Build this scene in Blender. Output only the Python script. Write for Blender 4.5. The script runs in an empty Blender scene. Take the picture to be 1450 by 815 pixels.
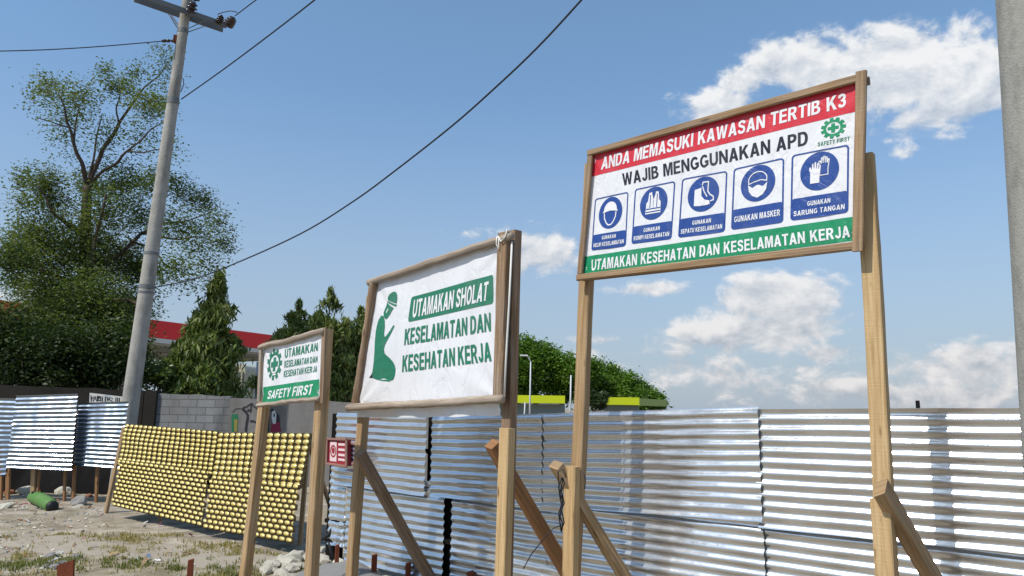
import bpy, math, random
import numpy as np
from mathutils import Vector, Matrix, noise
from mathutils.geometry import tessellate_polygon

random.seed(7)
RNG = np.random.default_rng(11)
sc = bpy.context.scene
COL = sc.collection
R = math.radians

# ------------------------------------------------------------------ camera
EYE = Vector((0.0, 0.0, 1.75))
F_PX, IMG_W, IMG_H = 1040.0, 1450.0, 815.0
PITCH, ROLL = R(9.28), R(0.7)
cd = bpy.data.cameras.new('camera')
cam = bpy.data.objects.new('camera', cd)
COL.objects.link(cam)
cd.sensor_width = 36.0
cd.lens = F_PX / IMG_W * 36.0
cd.clip_start, cd.clip_end = 0.05, 6000
cam.matrix_world = Matrix.Translation(EYE) @ Matrix.Rotation(math.pi / 2 + PITCH, 4, 'X') @ Matrix.Rotation(ROLL, 4, 'Z')
sc.camera = cam
ROT = cam.matrix_world.to_3x3()

# ------------------------------------------------------------------ sun, sky, exposure
SUN_EL = R(50)
SUN_H = Vector((-0.80, -0.60)).normalized()
SUN_DIR = Vector((SUN_H.x * math.cos(SUN_EL), SUN_H.y * math.cos(SUN_EL), math.sin(SUN_EL)))
SKY_STRENGTH = 0.15
sl = bpy.data.lights.new('sun', 'SUN')
sl.energy = 3.9
sl.angle = R(0.5)
sl.color = (1.0, 0.955, 0.88)
so = bpy.data.objects.new('sun', sl)
so.rotation_euler = SUN_DIR.to_track_quat('Z', 'Y').to_euler()
so.location = (-8, -2, 12)
COL.objects.link(so)
sc.view_settings.view_transform = 'Standard'
sc.view_settings.look = 'None'
sc.view_settings.exposure = 0.1
sc.view_settings.gamma = 1.0
sc.view_settings.use_curve_mapping = False


def ray(px, py):
    v = Vector(((px - IMG_W / 2) / F_PX, -(py - IMG_H / 2) / F_PX, -1.0))
    return (ROT @ v).normalized()


def at(px, py, Y):
    d = ray(px, py)
    return EYE + d * (Y / d.y)


def on_plane(px, py, P, n):
    d = ray(px, py)
    return EYE + d * ((P - EYE).dot(n) / d.dot(n))


# world with clouds placed by direction (azimuth and height in the sky)
world = bpy.data.worlds.new('World')
sc.world = world
world.use_nodes = True
wn = world.node_tree
for nd in list(wn.nodes):
    wn.nodes.remove(nd)


class NT:
    def __init__(s, tree):
        s.t = tree

    def n(s, typ, **kw):
        nd = s.t.nodes.new(typ)
        for k, v in kw.items():
            setattr(nd, k, v)
        return nd

    def l(s, a, b):
        s.t.links.new(a, b)

    def m(s, op, a, b=None, c=None, clamp=False):
        nd = s.n('ShaderNodeMath', operation=op)
        nd.use_clamp = clamp
        for i, x in enumerate((a, b, c)):
            if x is None:
                continue
            if isinstance(x, (int, float)):
                nd.inputs[i].default_value = x
            else:
                s.l(x, nd.inputs[i])
        return nd.outputs[0]

    def vm(s, op, a, b=None):
        nd = s.n('ShaderNodeVectorMath', operation=op)
        for i, x in enumerate((a, b)):
            if x is None:
                continue
            if isinstance(x, (tuple, list, Vector)):
                nd.inputs[i].default_value = tuple(x)
            else:
                s.l(x, nd.inputs[i])
        return nd

    def noise(s, vec, scale, detail=4, rough=0.55, dist=0.0):
        nd = s.n('ShaderNodeTexNoise')
        nd.inputs['Scale'].default_value = scale
        nd.inputs['Detail'].default_value = detail
        nd.inputs['Roughness'].default_value = rough
        nd.inputs['Distortion'].default_value = dist
        if vec is not None:
            s.l(vec, nd.inputs['Vector'])
        return nd.outputs[0]

    def ramp(s, fac, stops, interp='LINEAR'):
        nd = s.n('ShaderNodeValToRGB')
        cr = nd.color_ramp
        cr.interpolation = interp
        while len(cr.elements) < len(stops):
            cr.elements.new(0.5)
        for e, (p, c) in zip(cr.elements, stops):
            e.position = p
            e.color = (*c, 1) if len(c) == 3 else c
        s.l(fac, nd.inputs[0])
        return nd.outputs[0]

    def mix(s, fac, a, b, blend='MIX'):
        nd = s.n('ShaderNodeMix', data_type='RGBA', blend_type=blend)
        for i, x in ((0, fac), (6, a), (7, b)):
            if isinstance(x, (int, float)):
                nd.inputs[i].default_value = x
            elif isinstance(x, tuple):
                nd.inputs[i].default_value = (*x, 1)
            else:
                s.l(x, nd.inputs[i])
        return nd.outputs[2]


W = NT(wn)
sky = W.n('ShaderNodeTexSky', sky_type='NISHITA')
sky.sun_disc = False
sky.sun_elevation = SUN_EL
sky.sun_rotation = math.atan2(SUN_DIR.x, SUN_DIR.y)
sky.altitude = 0
sky.air_density = 1.0
sky.dust_density = 1.0
sky.ozone_density = 2.5
tc = W.n('ShaderNodeTexCoord')
DIR = tc.outputs['Generated']
# (image x, image y, half width, half height, weight)
CLOUDS = [
    (1010, 148, 62, 34, .85), (1045, 112, 36, 26, .9), (1135, 92, 90, 44, 1.1), (1260, 98, 106, 58, 1.3), (1370, 112, 78, 50, 1.15),
    (1320, 160, 110, 36, .6), (1290, 212, 36, 15, .5), (1150, 150, 90, 40, .6),
    (755, 358, 78, 38, 1.05), (660, 330, 28, 12, .6), (915, 408, 68, 15, .75), (628, 326, 12, 8, .4), (480, 330, 20, 6, .0),
    (1095, 425, 80, 40, 1.2), (1000, 470, 70, 22, 1.05), (1060, 470, 140, 38, .95), (1175, 498, 62, 20, .75),
    (1000, 530, 240, 52, .62), (1370, 520, 110, 36, .85), (1330, 556, 190, 32, .62), (860, 480, 70, 10, .5),
    (1180, 545, 150, 30, .5), (1305, 383, 22, 8, .35), (1420, 296, 14, 12, .35), (905, 500, 60, 14, .5),
    (-40, 420, 70, 26, .6), (950, 545, 60, 14, .6),
]
mask = None
topness = None
for (cx, cy, a, b, wgt) in CLOUDS:
    if wgt == 0:
        continue
    c = ray(cx, cy)
    rt = c.cross(Vector((0, 0, 1))).normalized()
    up = rt.cross(c).normalized()
    # size of the blob in direction space
    a_, b_ = a / F_PX, b / F_PX
    dx = W.vm('DOT_PRODUCT', DIR, rt / a_).outputs['Value']
    dy = W.vm('DOT_PRODUCT', DIR, up / b_).outputs['Value']
    dz = W.vm('DOT_PRODUCT', DIR, c).outputs['Value']
    r2 = W.m('ADD', W.m('MULTIPLY', dx, dx), W.m('MULTIPLY', dy, dy))
    v = W.m('MULTIPLY', W.m('SUBTRACT', 1.35, W.m('SQRT', r2)), wgt)
    v = W.m('MULTIPLY', W.m('MAXIMUM', v, 0.0), W.m('GREATER_THAN', dz, 0.0))
    tp = W.m('MULTIPLY', v, dy)
    mask = v if mask is None else W.m('MAXIMUM', mask, v)
    topness = tp if topness is None else W.m('ADD', topness, tp)
# stretch the noise a little sideways
mp = W.n('ShaderNodeMapping')
mp.inputs['Scale'].default_value = (1, 1, 1.45)
W.l(DIR, mp.inputs['Vector'])
n1 = W.noise(mp.outputs[0], 15, 9, 0.62, 0.25)
n2 = W.noise(mp.outputs[0], 60, 6, 0.6, 0.2)
mp2 = W.n('ShaderNodeMapping')
mp2.inputs['Scale'].default_value = (1, 1, 1.45)
off = SUN_DIR * 0.016
mp2.inputs['Location'].default_value = (off.x, off.y, off.z * 1.6)
W.l(DIR, mp2.inputs['Vector'])
n1s = W.noise(mp2.outputs[0], 15, 9, 0.62, 0.25)
dens = W.m('ADD', mask, W.m('MULTIPLY', W.m('SUBTRACT', n1, 0.5), 2.1))
dens = W.m('ADD', dens, W.m('MULTIPLY', W.m('SUBTRACT', n2, 0.5), 0.45))
gate = W.m('GREATER_THAN', mask, 0.001)
cov = W.n('ShaderNodeMapRange', interpolation_type='SMOOTHERSTEP')
cov.inputs['From Min'].default_value = 0.28
cov.inputs['From Max'].default_value = 0.9
W.l(dens, cov.inputs['Value'])
covv = W.m('MULTIPLY', W.m('MULTIPLY', cov.outputs[0], gate), 0.86)
lit = W.m('ADD', W.m('MULTIPLY', W.m('SUBTRACT', n1, n1s), 3.2), W.m('MULTIPLY', topness, 0.50))
lit = W.m('ADD', lit, 0.58, clamp=True)
sep = W.n('ShaderNodeSeparateXYZ')
W.l(DIR, sep.inputs[0])
hz = W.n('ShaderNodeMapRange')
hz.inputs['From Min'].default_value = 0.0
hz.inputs['From Max'].default_value = 0.30
W.l(sep.outputs[2], hz.inputs['Value'])
CL = 1.0 / SKY_STRENGTH
cshadow = W.mix(hz.outputs[0], (0.40 * CL, 0.43 * CL, 0.48 * CL), (0.50 * CL, 0.55 * CL, 0.62 * CL))
clit = W.mix(hz.outputs[0], (0.78 * CL, 0.75 * CL, 0.74 * CL), (0.92 * CL, 0.91 * CL, 0.89 * CL))
ccol = W.mix(lit, cshadow, clit)
# grey tropical haze low in the sky
hzf = W.n('ShaderNodeMapRange', interpolation_type='SMOOTHSTEP')
hzf.inputs['From Min'].default_value = 0.44
hzf.inputs['From Max'].default_value = -0.02
hzf.inputs['To Max'].default_value = 0.82
W.l(sep.outputs[2], hzf.inputs['Value'])
skyt = W.mix(1.0, sky.outputs[0], (0.88, 1.07, 1.15), 'MULTIPLY')
skyt = W.mix(0.28, skyt, (0.23 * CL, 0.36 * CL, 0.50 * CL))
skyc = W.mix(hzf.outputs[0], skyt, (0.385 * CL, 0.44 * CL, 0.53 * CL))
fin = W.mix(covv, skyc, ccol)
bg = W.n('ShaderNodeBackground')
bg.inputs['Strength'].default_value = SKY_STRENGTH
W.l(fin, bg.inputs['Color'])
ow = W.n('ShaderNodeOutputWorld')
W.l(bg.outputs[0], ow.inputs['Surface'])

# ------------------------------------------------------------------ tagging and mesh helpers
def tag(o, label=None, cat=None, group=None, kind=None):
    if label: o['label'] = label
    if cat: o['category'] = cat
    if group: o['group'] = group
    if kind: o['kind'] = kind
    return o


def thing(name, loc, label, cat, group=None):
    o = bpy.data.objects.new(name, None)
    o.empty_display_size = 0.2
    COL.objects.link(o)
    o.location = loc
    return tag(o, label, cat, group)


class MB:
    """collects pieces of one mesh (world coordinates)"""
    def __init__(s):
        s.v, s.f, s.mi, s.uv, s.sm = [], [], [], [], []

    def add(s, vs, fs, mat=0, uvs=None, smooth=False):
        b = len(s.v)
        s.v.extend([tuple(x) for x in vs])
        for k, f in enumerate(fs):
            s.f.append([b + i for i in f])
            s.mi.append(mat)
            s.sm.append(smooth)
            s.uv.append(uvs[k] if uvs else [(vs[i][0], vs[i][2]) for i in f])

    def box(s, c, sx, sy, sz, ax=(1, 0, 0), mat=0, ay=None):
        ax = Vector(ax).normalized()
        az = Vector((0, 0, 1))
        ay = az.cross(ax).normalized() if ay is None else Vector(ay).normalized()
        c = Vector(c)
        vs = [c + ax * (sx / 2 * i) + ay * (sy / 2 * j) + az * (sz / 2 * k) for k in (-1, 1) for j in (-1, 1) for i in (-1, 1)]
        s.add(vs, [(0, 2, 3, 1), (4, 5, 7, 6), (0, 1, 5, 4), (2, 6, 7, 3), (0, 4, 6, 2), (1, 3, 7, 5)], mat)

    def bar(s, p0, p1, w, h, side, ch=0.006, mat=0, jit=0.0015, seg=0.18, cut0=0.0, cut1=0.0):
        """a sawn timber: w along `side`, h across it; chamfered edges, slightly uneven"""
        p0, p1 = Vector(p0), Vector(p1)
        a = (p1 - p0)
        L = a.length
        a.normalize()
        sd = Vector(side)
        sd = (sd - a * sd.dot(a)).normalized()
        ot = a.cross(sd).normalized()
        x, y = w / 2, h / 2
        prof = [(-x + ch, -y), (x - ch, -y), (x, -y + ch), (x, y - ch), (x - ch, y), (-x + ch, y), (-x, y - ch), (-x, -y + ch)]
        per = [0]
        for i in range(8):
            q, r = prof[i], prof[(i + 1) % 8]
            per.append(per[-1] + math.hypot(q[0] - r[0], q[1] - r[1]))
        n = max(1, int(L / seg))
        uo, vo = random.random() * 20, random.random() * 20
        vs = []
        wob = random.random() * 50
        for k in range(n + 1):
            t = k / n
            d = Vector((noise.noise((wob, t * L * .8, 0)), noise.noise((wob, t * L * .8, 9)), 0)) * jit * 4
            for (u, v) in prof:
                sl = 0
                if k == 0: sl = cut0 * u / x
                if k == n: sl = cut1 * u / x
                q = p0 + a * (L * t + sl) + sd * (u + d.x + random.uniform(-jit, jit)) + ot * (v + d.y + random.uniform(-jit, jit))
                vs.append(q)
        fs, us = [], []
        for k in range(n):
            for i in range(8):
                j = (i + 1) % 8
                fs.append((k * 8 + i, k * 8 + j, (k + 1) * 8 + j, (k + 1) * 8 + i))
                u0, u1 = uo + L * k / n, uo + L * (k + 1) / n
                us.append([(u0, vo + per[i]), (u0, vo + per[i + 1]), (u1, vo + per[i + 1]), (u1, vo + per[i])])
        fs.append(tuple(reversed(range(8))))
        us.append([(uo + prof[i][0] * .2, vo + prof[i][1]) for i in reversed(range(8))])
        fs.append(tuple(n * 8 + i for i in range(8)))
        us.append([(uo + prof[i][0] * .2, vo + prof[i][1]) for i in range(8)])
        s.add(vs, fs, mat, us)

    def tube(s, pts, rad, seg=8, mat=0, jit=0.0, smooth=True, cap=True):
        pts = [Vector(p) for p in pts]
        n = len(pts)
        if not hasattr(rad, '__len__'):
            rad = [rad] * n
        vs, fs, us = [], [], []
        L = 0
        ls = []
        ref = Vector((0.31, 0.2, 0.93)).normalized()
        uo = random.random() * 20
        for k in range(n):
            a = (pts[min(k + 1, n - 1)] - pts[max(k - 1, 0)])
            if a.length < 1e-9:
                a = Vector((0, 0, 1))
            a.normalize()
            r0 = ref if abs(a.dot(ref)) < 0.95 else Vector((1, 0, 0))
            e1 = a.cross(r0).normalized()
            e2 = a.cross(e1)
            if k:
                L += (pts[k] - pts[k - 1]).length
            ls.append(L)
            for i in range(seg):
                t = 2 * math.pi * i / seg
                rr = rad[k] * (1 + random.uniform(-jit, jit))
                vs.append(pts[k] + e1 * math.cos(t) * rr + e2 * math.sin(t) * rr)
        for k in range(n - 1):
            for i in range(seg):
                j = (i + 1) % seg
                fs.append((k * seg + i, k * seg + j, (k + 1) * seg + j, (k + 1) * seg + i))
                c = 2 * math.pi * max(rad[k], .001) / seg
                us.append([(uo + ls[k], i * c), (uo + ls[k], (i + 1) * c), (uo + ls[k + 1], (i + 1) * c), (uo + ls[k + 1], i * c)])
        if cap:
            fs.append(tuple(reversed(range(seg))))
            us.append([(uo, 0)] * seg)
            fs.append(tuple((n - 1) * seg + i for i in range(seg)))
            us.append([(uo, 0)] * seg)
        s.add(vs, fs, mat, us, smooth)

    def grid(s, fn, nu, nv, mat=0, smooth=True, uvs=(1, 1)):
        vs = [fn(i / nu, j / nv) for j in range(nv + 1) for i in range(nu + 1)]
        fs, us = [], []
        for j in range(nv):
            for i in range(nu):
                a = j * (nu + 1) + i
                fs.append((a, a + 1, a + nu + 2, a + nu + 1))
                us.append([(uvs[0] * x / nu, uvs[1] * y / nv) for x, y in ((i, j), (i + 1, j), (i + 1, j + 1), (i, j + 1))])
        s.add(vs, fs, mat, us, smooth)

    def build(s, name, mats, parent=None, loc=None):
        if not isinstance(mats, (list, tuple)):
            mats = [mats]
        me = bpy.data.meshes.new(name)
        org = Vector(loc) if loc is not None else (Vector(parent.matrix_world.translation) if False else Vector((0, 0, 0)))
        if parent is not None:
            # parent chain is never rotated, so world offset = sum of locations
            p = parent
            org = Vector((0, 0, 0))
            while p is not None:
                org += p.location
                p = p.parent
        me.from_pydata([(x - org.x, y - org.y, z - org.z) for x, y, z in s.v], [], s.f)
        me.polygons.foreach_set('material_index', s.mi)
        me.polygons.foreach_set('use_smooth', s.sm)
        ul = me.uv_layers.new(name='UVMap')
        flat = [c for f in s.uv for p in f for c in p[:2]]
        ul.data.foreach_set('uv', flat)
        for m in mats:
            me.materials.append(m)
        me.update()
        o = bpy.data.objects.new(name, me)
        COL.objects.link(o)
        if parent is not None:
            o.parent = parent
        else:
            o.location = org
        return o


# ------------------------------------------------------------------ materials
def new_mat(name):
    m = bpy.data.materials.new(name)
    m.use_nodes = True
    nt = m.node_tree
    for nd in list(nt.nodes):
        nt.nodes.remove(nd)
    T = NT(nt)
    out = T.n('ShaderNodeOutputMaterial')
    b = T.n('ShaderNodeBsdfPrincipled')
    T.l(b.outputs[0], out.inputs['Surface'])
    return m, T, b, out


def setin(T, b, name, val):
    if isinstance(val, (int, float)):
        b.inputs[name].default_value = val
    elif isinstance(val, tuple):
        b.inputs[name].default_value = (*val, 1)
    else:
        T.l(val, b.inputs[name])


def bump(T, b, h, dist, strength=1.0):
    n = T.n('ShaderNodeBump')
    n.inputs['Distance'].default_value = dist
    n.inputs['Strength'].default_value = strength
    T.l(h, n.inputs['Height'])
    T.l(n.outputs[0], b.inputs['Normal'])


def objc(T, scale=(1, 1, 1)):
    t = T.n('ShaderNodeTexCoord')
    mpn = T.n('ShaderNodeMapping')
    mpn.inputs['Scale'].default_value = scale
    T.l(t.outputs['Object'], mpn.inputs['Vector'])
    return mpn.outputs[0]


def uvc(T, scale=(1, 1, 1)):
    t = T.n('ShaderNodeTexCoord')
    mpn = T.n('ShaderNodeMapping')
    mpn.inputs['Scale'].default_value = scale
    T.l(t.outputs['UV'], mpn.inputs['Vector'])
    return mpn.outputs[0]


def wood(name, dark, mid, light, rough=0.75, knots=True, weather=0.0):
    m, T, b, _ = new_mat(name)
    g = T.noise(uvc(T, (1.6, 46, 1)), 1.0, 6, 0.6, 0.6)
    big = T.noise(uvc(T, (1.1, 5, 1)), 1.3, 3, 0.5)
    col = T.ramp(g, [(0.36, dark), (0.5, mid), (0.62, light)])
    col = T.mix(T.m('MULTIPLY', big, 0.75), col, tuple(x * 0.72 for x in mid))
    oi = T.n('ShaderNodeObjectInfo')
    col = T.mix(T.m('MULTIPLY', oi.outputs['Random'], 0.32), col, tuple(x * 0.62 for x in mid))
    # rough saw marks across the grain
    saw = T.noise(uvc(T, (90, 3, 1)), 1.0, 2, 0.5)
    h = T.m('ADD', T.m('MULTIPLY', g, 0.7), T.m('MULTIPLY', saw, 0.3))
    sp = T.noise(uvc(T, (7, 22, 1)), 1.0, 3, 0.6)
    spot = T.ramp(sp, [(0.66, (0, 0, 0)), (0.74, (1, 1, 1))])
    col = T.mix(T.m('MULTIPLY', spot, 0.45), col, tuple(x * 0.55 for x in dark))
    vo_ = T.n('ShaderNodeTexVoronoi')
    vo_.inputs['Scale'].default_value = 1.0
    T.l(uvc(T, (3.2, 13, 1)), vo_.inputs['Vector'])
    sc_ = T.n('ShaderNodeSeparateColor')
    T.l(vo_.outputs['Color'], sc_.inputs[0])
    kn = T.m('MULTIPLY', T.ramp(vo_.outputs['Distance'], [(0.07, (1, 1, 1)), (0.16, (0, 0, 0))]), T.m('GREATER_THAN', sc_.outputs[0], 0.72))
    col = T.mix(T.m('MULTIPLY', kn, 0.85), col, tuple(x * 0.4 for x in dark))
    if weather:
        wv = T.noise(uvc(T, (2.5, 12, 1)), 1.0, 5, 0.6)
        wr = T.ramp(wv, [(0.4, (0, 0, 0)), (0.65, (1, 1, 1))])
        col = T.mix(T.m('MULTIPLY', wr, weather), col, (0.30, 0.27, 0.235))
    setin(T, b, 'Base Color', col)
    b.inputs['Roughness'].default_value = rough
    b.inputs['Specular IOR Level'].default_value = 0.25
    bump(T, b, h, 0.006, 1.0)
    return m


M = {}
M['wood_new'] = wood('fresh_timber', (0.36, 0.225, 0.10), (0.57, 0.385, 0.19), (0.70, 0.51, 0.29))
M['wood_tan'] = wood('tan_timber', (0.22, 0.13, 0.06), (0.43, 0.275, 0.135), (0.57, 0.40, 0.225), weather=0.2)
M['wood_old'] = wood('weathered_timber', (0.11, 0.06, 0.032), (0.27, 0.165, 0.09), (0.42, 0.29, 0.18), weather=0.35)
M['wood_frame'] = wood('frame_timber', (0.14, 0.08, 0.04), (0.33, 0.205, 0.105), (0.47, 0.32, 0.18), weather=0.3)
M['wood_grey'] = wood('grey_pole_timber', (0.15, 0.105, 0.075), (0.38, 0.30, 0.23), (0.56, 0.47, 0.38), weather=0.3)
M['wood_red'] = wood('red_brown_timber', (0.20, 0.095, 0.04), (0.34, 0.17, 0.075), (0.44, 0.24, 0.11))
M['wood_dark'] = wood('dark_timber', (0.035, 0.025, 0.02), (0.06, 0.045, 0.035), (0.10, 0.075, 0.055))


def metal_sheet(name, tint, rough, dirt, met=1.0, bs=0.35):
    m, T, b, _ = new_mat(name)
    o = objc(T)
    sp = T.noise(o, 34, 3, 0.6)
    streak = T.noise(objc(T, (1.3, 1.3, 9)), 1.0, 5, 0.6)
    blot = T.noise(o, 2.2, 5, 0.65)
    f = T.ramp(blot, [(0.44, (0, 0, 0)), (0.72, (1, 1, 1))])
    col = T.mix(T.m('MULTIPLY', sp, 0.35), tint, tuple(x * 0.78 for x in tint))
    col = T.mix(T.m('MULTIPLY', f, dirt), col, (0.36, 0.33, 0.29))
    setin(T, b, 'Base Color', col)
    b.inputs['Metallic'].default_value = met
    setin(T, b, 'Roughness', T.m('ADD', T.m('MULTIPLY', streak, 0.14), rough - 0.07))
    dent = T.noise(objc(T, (1, 1, 2.2)), 5.5, 4, 0.55)
    bump(T, b, dent, 0.012, bs)
    return m


M['zinc'] = metal_sheet('galvanised_sheet', (0.72, 0.725, 0.73), 0.20, 0.38, 0.85, 0.3)
M['zinc_blue'] = metal_sheet('bluish_galvanised_sheet', (0.31, 0.37, 0.45), 0.15, 0.25, 0.9, 0.08)


def paint(name, col, rough=0.55, spec=0.4, var=0.15, scale=6, bumpd=0.0, dirt=None, metallic=0.0):
    m, T, b, _ = new_mat(name)
    nz = T.noise(objc(T), scale, 5, 0.6)
    c = T.mix(T.m('MULTIPLY', nz, var * 2), col, tuple(x * (1 - var * 1.6) for x in col))
    if dirt:
        dn = T.noise(objc(T, (1, 1, 0.35)), scale * 0.6, 5, 0.65)
        dr = T.ramp(dn, [(0.48, (0, 0, 0)), (0.72, (1, 1, 1))])
        c = T.mix(T.m('MULTIPLY', dr, dirt[1]), c, dirt[0])
    setin(T, b, 'Base Color', c)
    b.inputs['Roughness'].default_value = rough
    b.inputs['Specular IOR Level'].default_value = spec
    b.inputs['Metallic'].default_value = metallic
    if bumpd:
        bump(T, b, T.noise(objc(T), scale * 4, 5, 0.6), bumpd)
    return m


def vinyl(name, col, rough=0.42):
    """printed banner cloth: the fine creases come from the same object-space noise for every ink"""
    m, T, b, _ = new_mat(name)
    dn = T.noise(objc(T, (2.2, 2.2, 0.7)), 2.4, 6, 0.68)
    dr = T.ramp(dn, [(0.5, (0, 0, 0)), (0.78, (1, 1, 1))])
    lg = sum(col) / 3
    faded = tuple(x * 0.62 + 0.10 for x in col)
    setin(T, b, 'Base Color', T.mix(T.m('MULTIPLY', dr, 0.55), col, faded))
    b.inputs['Roughness'].default_value = rough
    b.inputs['Specular IOR Level'].default_value = 0.3
    cr = T.noise(objc(T, (1.4, 1.4, 0.8)), 3.2, 5, 0.55, 0.9)
    fold = T.m('ABSOLUTE', T.m('SUBTRACT', cr, 0.5))
    h = T.m('ADD', T.m('MULTIPLY', T.m('MINIMUM', fold, 0.08), 5.0), T.m('MULTIPLY', cr, 0.6))
    bump(T, b, h, 0.010, 0.6)
    return m


M['v_white'] = vinyl('banner_white', (0.69, 0.69, 0.71))
M['v_red'] = vinyl('banner_red', (0.56, 0.028, 0.045))
M['v_green'] = vinyl('banner_green', (0.012, 0.24, 0.105))
M['v_teal'] = vinyl('banner_dark_green', (0.022, 0.175, 0.10))
M['v_blue'] = vinyl('banner_blue', (0.022, 0.065, 0.26))
M['v_black'] = vinyl('banner_black', (0.018, 0.018, 0.03))
M['v_print'] = vinyl('banner_white_ink', (0.72, 0.72, 0.73))
M['cord_white'] = paint('white_cord', (0.7, 0.68, 0.64), 0.8)
M['black'] = paint('black_plastic', (0.012, 0.012, 0.014), 0.5)
M['shade_timber'] = paint('shade_black_timber', (0.012, 0.011, 0.010), 0.95, 0.05)  # shade of the fence gaps put into the timber colour
M['shade_heap'] = paint('dark_shade_heap', (0.012, 0.011, 0.011), 0.9, 0.08, 0.3, 4)  # near-black, stands for the shade below the stilt sheets
M['rust'] = paint('rust_red', (0.20, 0.055, 0.025), 0.8, 0.2, 0.3, 14, 0.004, ((0.09, 0.035, 0.02), 0.6))
M['concrete'] = paint('pole_concrete', (0.42, 0.40, 0.36), 0.85, 0.2, 0.34, 5, 0.008, ((0.14, 0.13, 0.115), 0.85))
M['concrete_dark'] = paint('rough_concrete', (0.34, 0.33, 0.295), 0.9, 0.2, 0.3, 22, 0.006, ((0.10, 0.10, 0.09), 0.5))
M['steel'] = paint('grey_steel', (0.16, 0.165, 0.17), 0.5, 0.4, 0.2, 10)
M['steel_light'] = paint('pale_galvanised_steel', (0.55, 0.57, 0.58), 0.5, 0.4, 0.1, 10)
M['porcelain'] = paint('dark_porcelain', (0.03, 0.015, 0.012), 0.2, 0.6)
M['cable'] = paint('cable_black', (0.02, 0.022, 0.028), 0.6)
M['fascia_red'] = paint('fascia_red', (0.74, 0.018, 0.022), 0.45, 0.4, 0.08, 1.0)
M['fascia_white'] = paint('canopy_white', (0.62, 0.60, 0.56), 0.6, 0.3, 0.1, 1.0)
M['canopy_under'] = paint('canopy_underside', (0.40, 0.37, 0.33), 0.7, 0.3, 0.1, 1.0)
M['lime'] = paint('lime_paint', (0.50, 0.56, 0.006), 0.5, 0.4, 0.05, 0.5)
M['lime_shade'] = paint('lime_shaded_side', (0.24, 0.33, 0.03), 0.5, 0.4, 0.05, 0.5)  # darker copy of the lime, shade of the unlit side put in
M['grey_wall'] = paint('grey_render', (0.20, 0.24, 0.27), 0.8, 0.2, 0.12, 0.6)
M['cream'] = paint('cream_paint', (0.50, 0.46, 0.34), 0.5, 0.4, 0.1, 2.0, 0, ((0.28, 0.24, 0.17), 0.5))
M['glass'] = paint('dull_glass', (0.16, 0.18, 0.17), 0.15, 0.6, 0.1, 1.0)
M['rock'] = paint('limestone', (0.60, 0.56, 0.46), 0.9, 0.2, 0.2, 9, 0.01, ((0.33, 0.29, 0.22), 0.6))
M['rock_grey'] = paint('grey_rubble', (0.33, 0.315, 0.29), 0.9, 0.2, 0.25, 9, 0.01)
M['rock_red'] = paint('brick_rubble', (0.34, 0.15, 0.085), 0.9, 0.2, 0.25, 9, 0.01)
M['gravel'] = paint('grey_gravel', (0.27, 0.265, 0.255), 0.95, 0.15, 0.3, 40, 0.01)
M['green_pl'] = paint('green_plastic', (0.085, 0.22, 0.045), 0.6, 0.3, 0.25, 8, 0.004, ((0.22, 0.20, 0.12), 0.5))
M['sign_red'] = paint('sign_red', (0.30, 0.022, 0.035), 0.5, 0.4, 0.1, 8)
M['sign_pink'] = paint('sign_pale', (0.72, 0.55, 0.56), 0.5, 0.4, 0.05, 8)
M['mural_black'] = paint('wall_paint_black', (0.025, 0.025, 0.03), 0.8)
M['mural_green'] = paint('wall_paint_green', (0.02, 0.16, 0.07), 0.8)
M['mural_ochre'] = paint('wall_paint_ochre', (0.30, 0.22, 0.05), 0.8)
M['mural_red'] = paint('wall_paint_red', (0.22, 0.02, 0.05), 0.8)
M['mural_white'] = paint('wall_paint_white', (0.55, 0.56, 0.55), 0.8)


def gold():
    m, T, b, _ = new_mat('golden_painted_metal')
    o = objc(T)
    nz = T.noise(o, 7, 4, 0.6)
    col = T.mix(nz, (0.82, 0.65, 0.23), (0.64, 0.48, 0.13))
    dn = T.noise(objc(T, (1, 1, 0.5)), 3.0, 5, 0.65)
    dr = T.ramp(dn, [(0.5, (0, 0, 0)), (0.75, (1, 1, 1))])
    col = T.mix(T.m('MULTIPLY', dr, 0.4), col, (0.42, 0.36, 0.22))
    setin(T, b, 'Base Color', col)
    b.inputs['Metallic'].default_value = 0.35
    b.inputs['Roughness'].default_value = 0.33
    return m


M['gold'] = gold()
M['groove_shade'] = paint('painted_groove_shade', (0.05, 0.036, 0.016), 0.8, 0.2)  # shade between the golden bumps, put in as colour


def leaf_mat(name, cols, trans=0.35, rough=0.5):
    m, T, b, out = new_mat(name)
    g = T.n('ShaderNodeNewGeometry')
    rnd = g.outputs['Random Per Island']
    nz = T.noise(objc(T), 0.55, 3, 0.5)
    f = T.m('ADD', T.m('MULTIPLY', rnd, 0.6), T.m('MULTIPLY', T.m('SUBTRACT', nz, 0.3), 1.0), clamp=True)
    n = len(cols)
    c = T.ramp(f, [(0.08 + 0.84 * i / (n - 1), cc) for i, cc in enumerate(cols)])
    setin(T, b, 'Base Color', c)
    b.inputs['Roughness'].default_value = rough
    b.inputs['Specular IOR Level'].default_value = 0.25
    tr = T.n('ShaderNodeBsdfTranslucent')
    T.l(T.mix(1.0, c, (1.5, 1.7, 0.7), 'MULTIPLY'), tr.inputs['Color'])
    ms = T.n('ShaderNodeMixShader')
    ms.inputs[0].default_value = trans
    T.l(b.outputs[0], ms.inputs[1])
    T.l(tr.outputs[0], ms.inputs[2])
    T.l(ms.outputs[0], out.inputs['Surface'])
    return m


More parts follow.
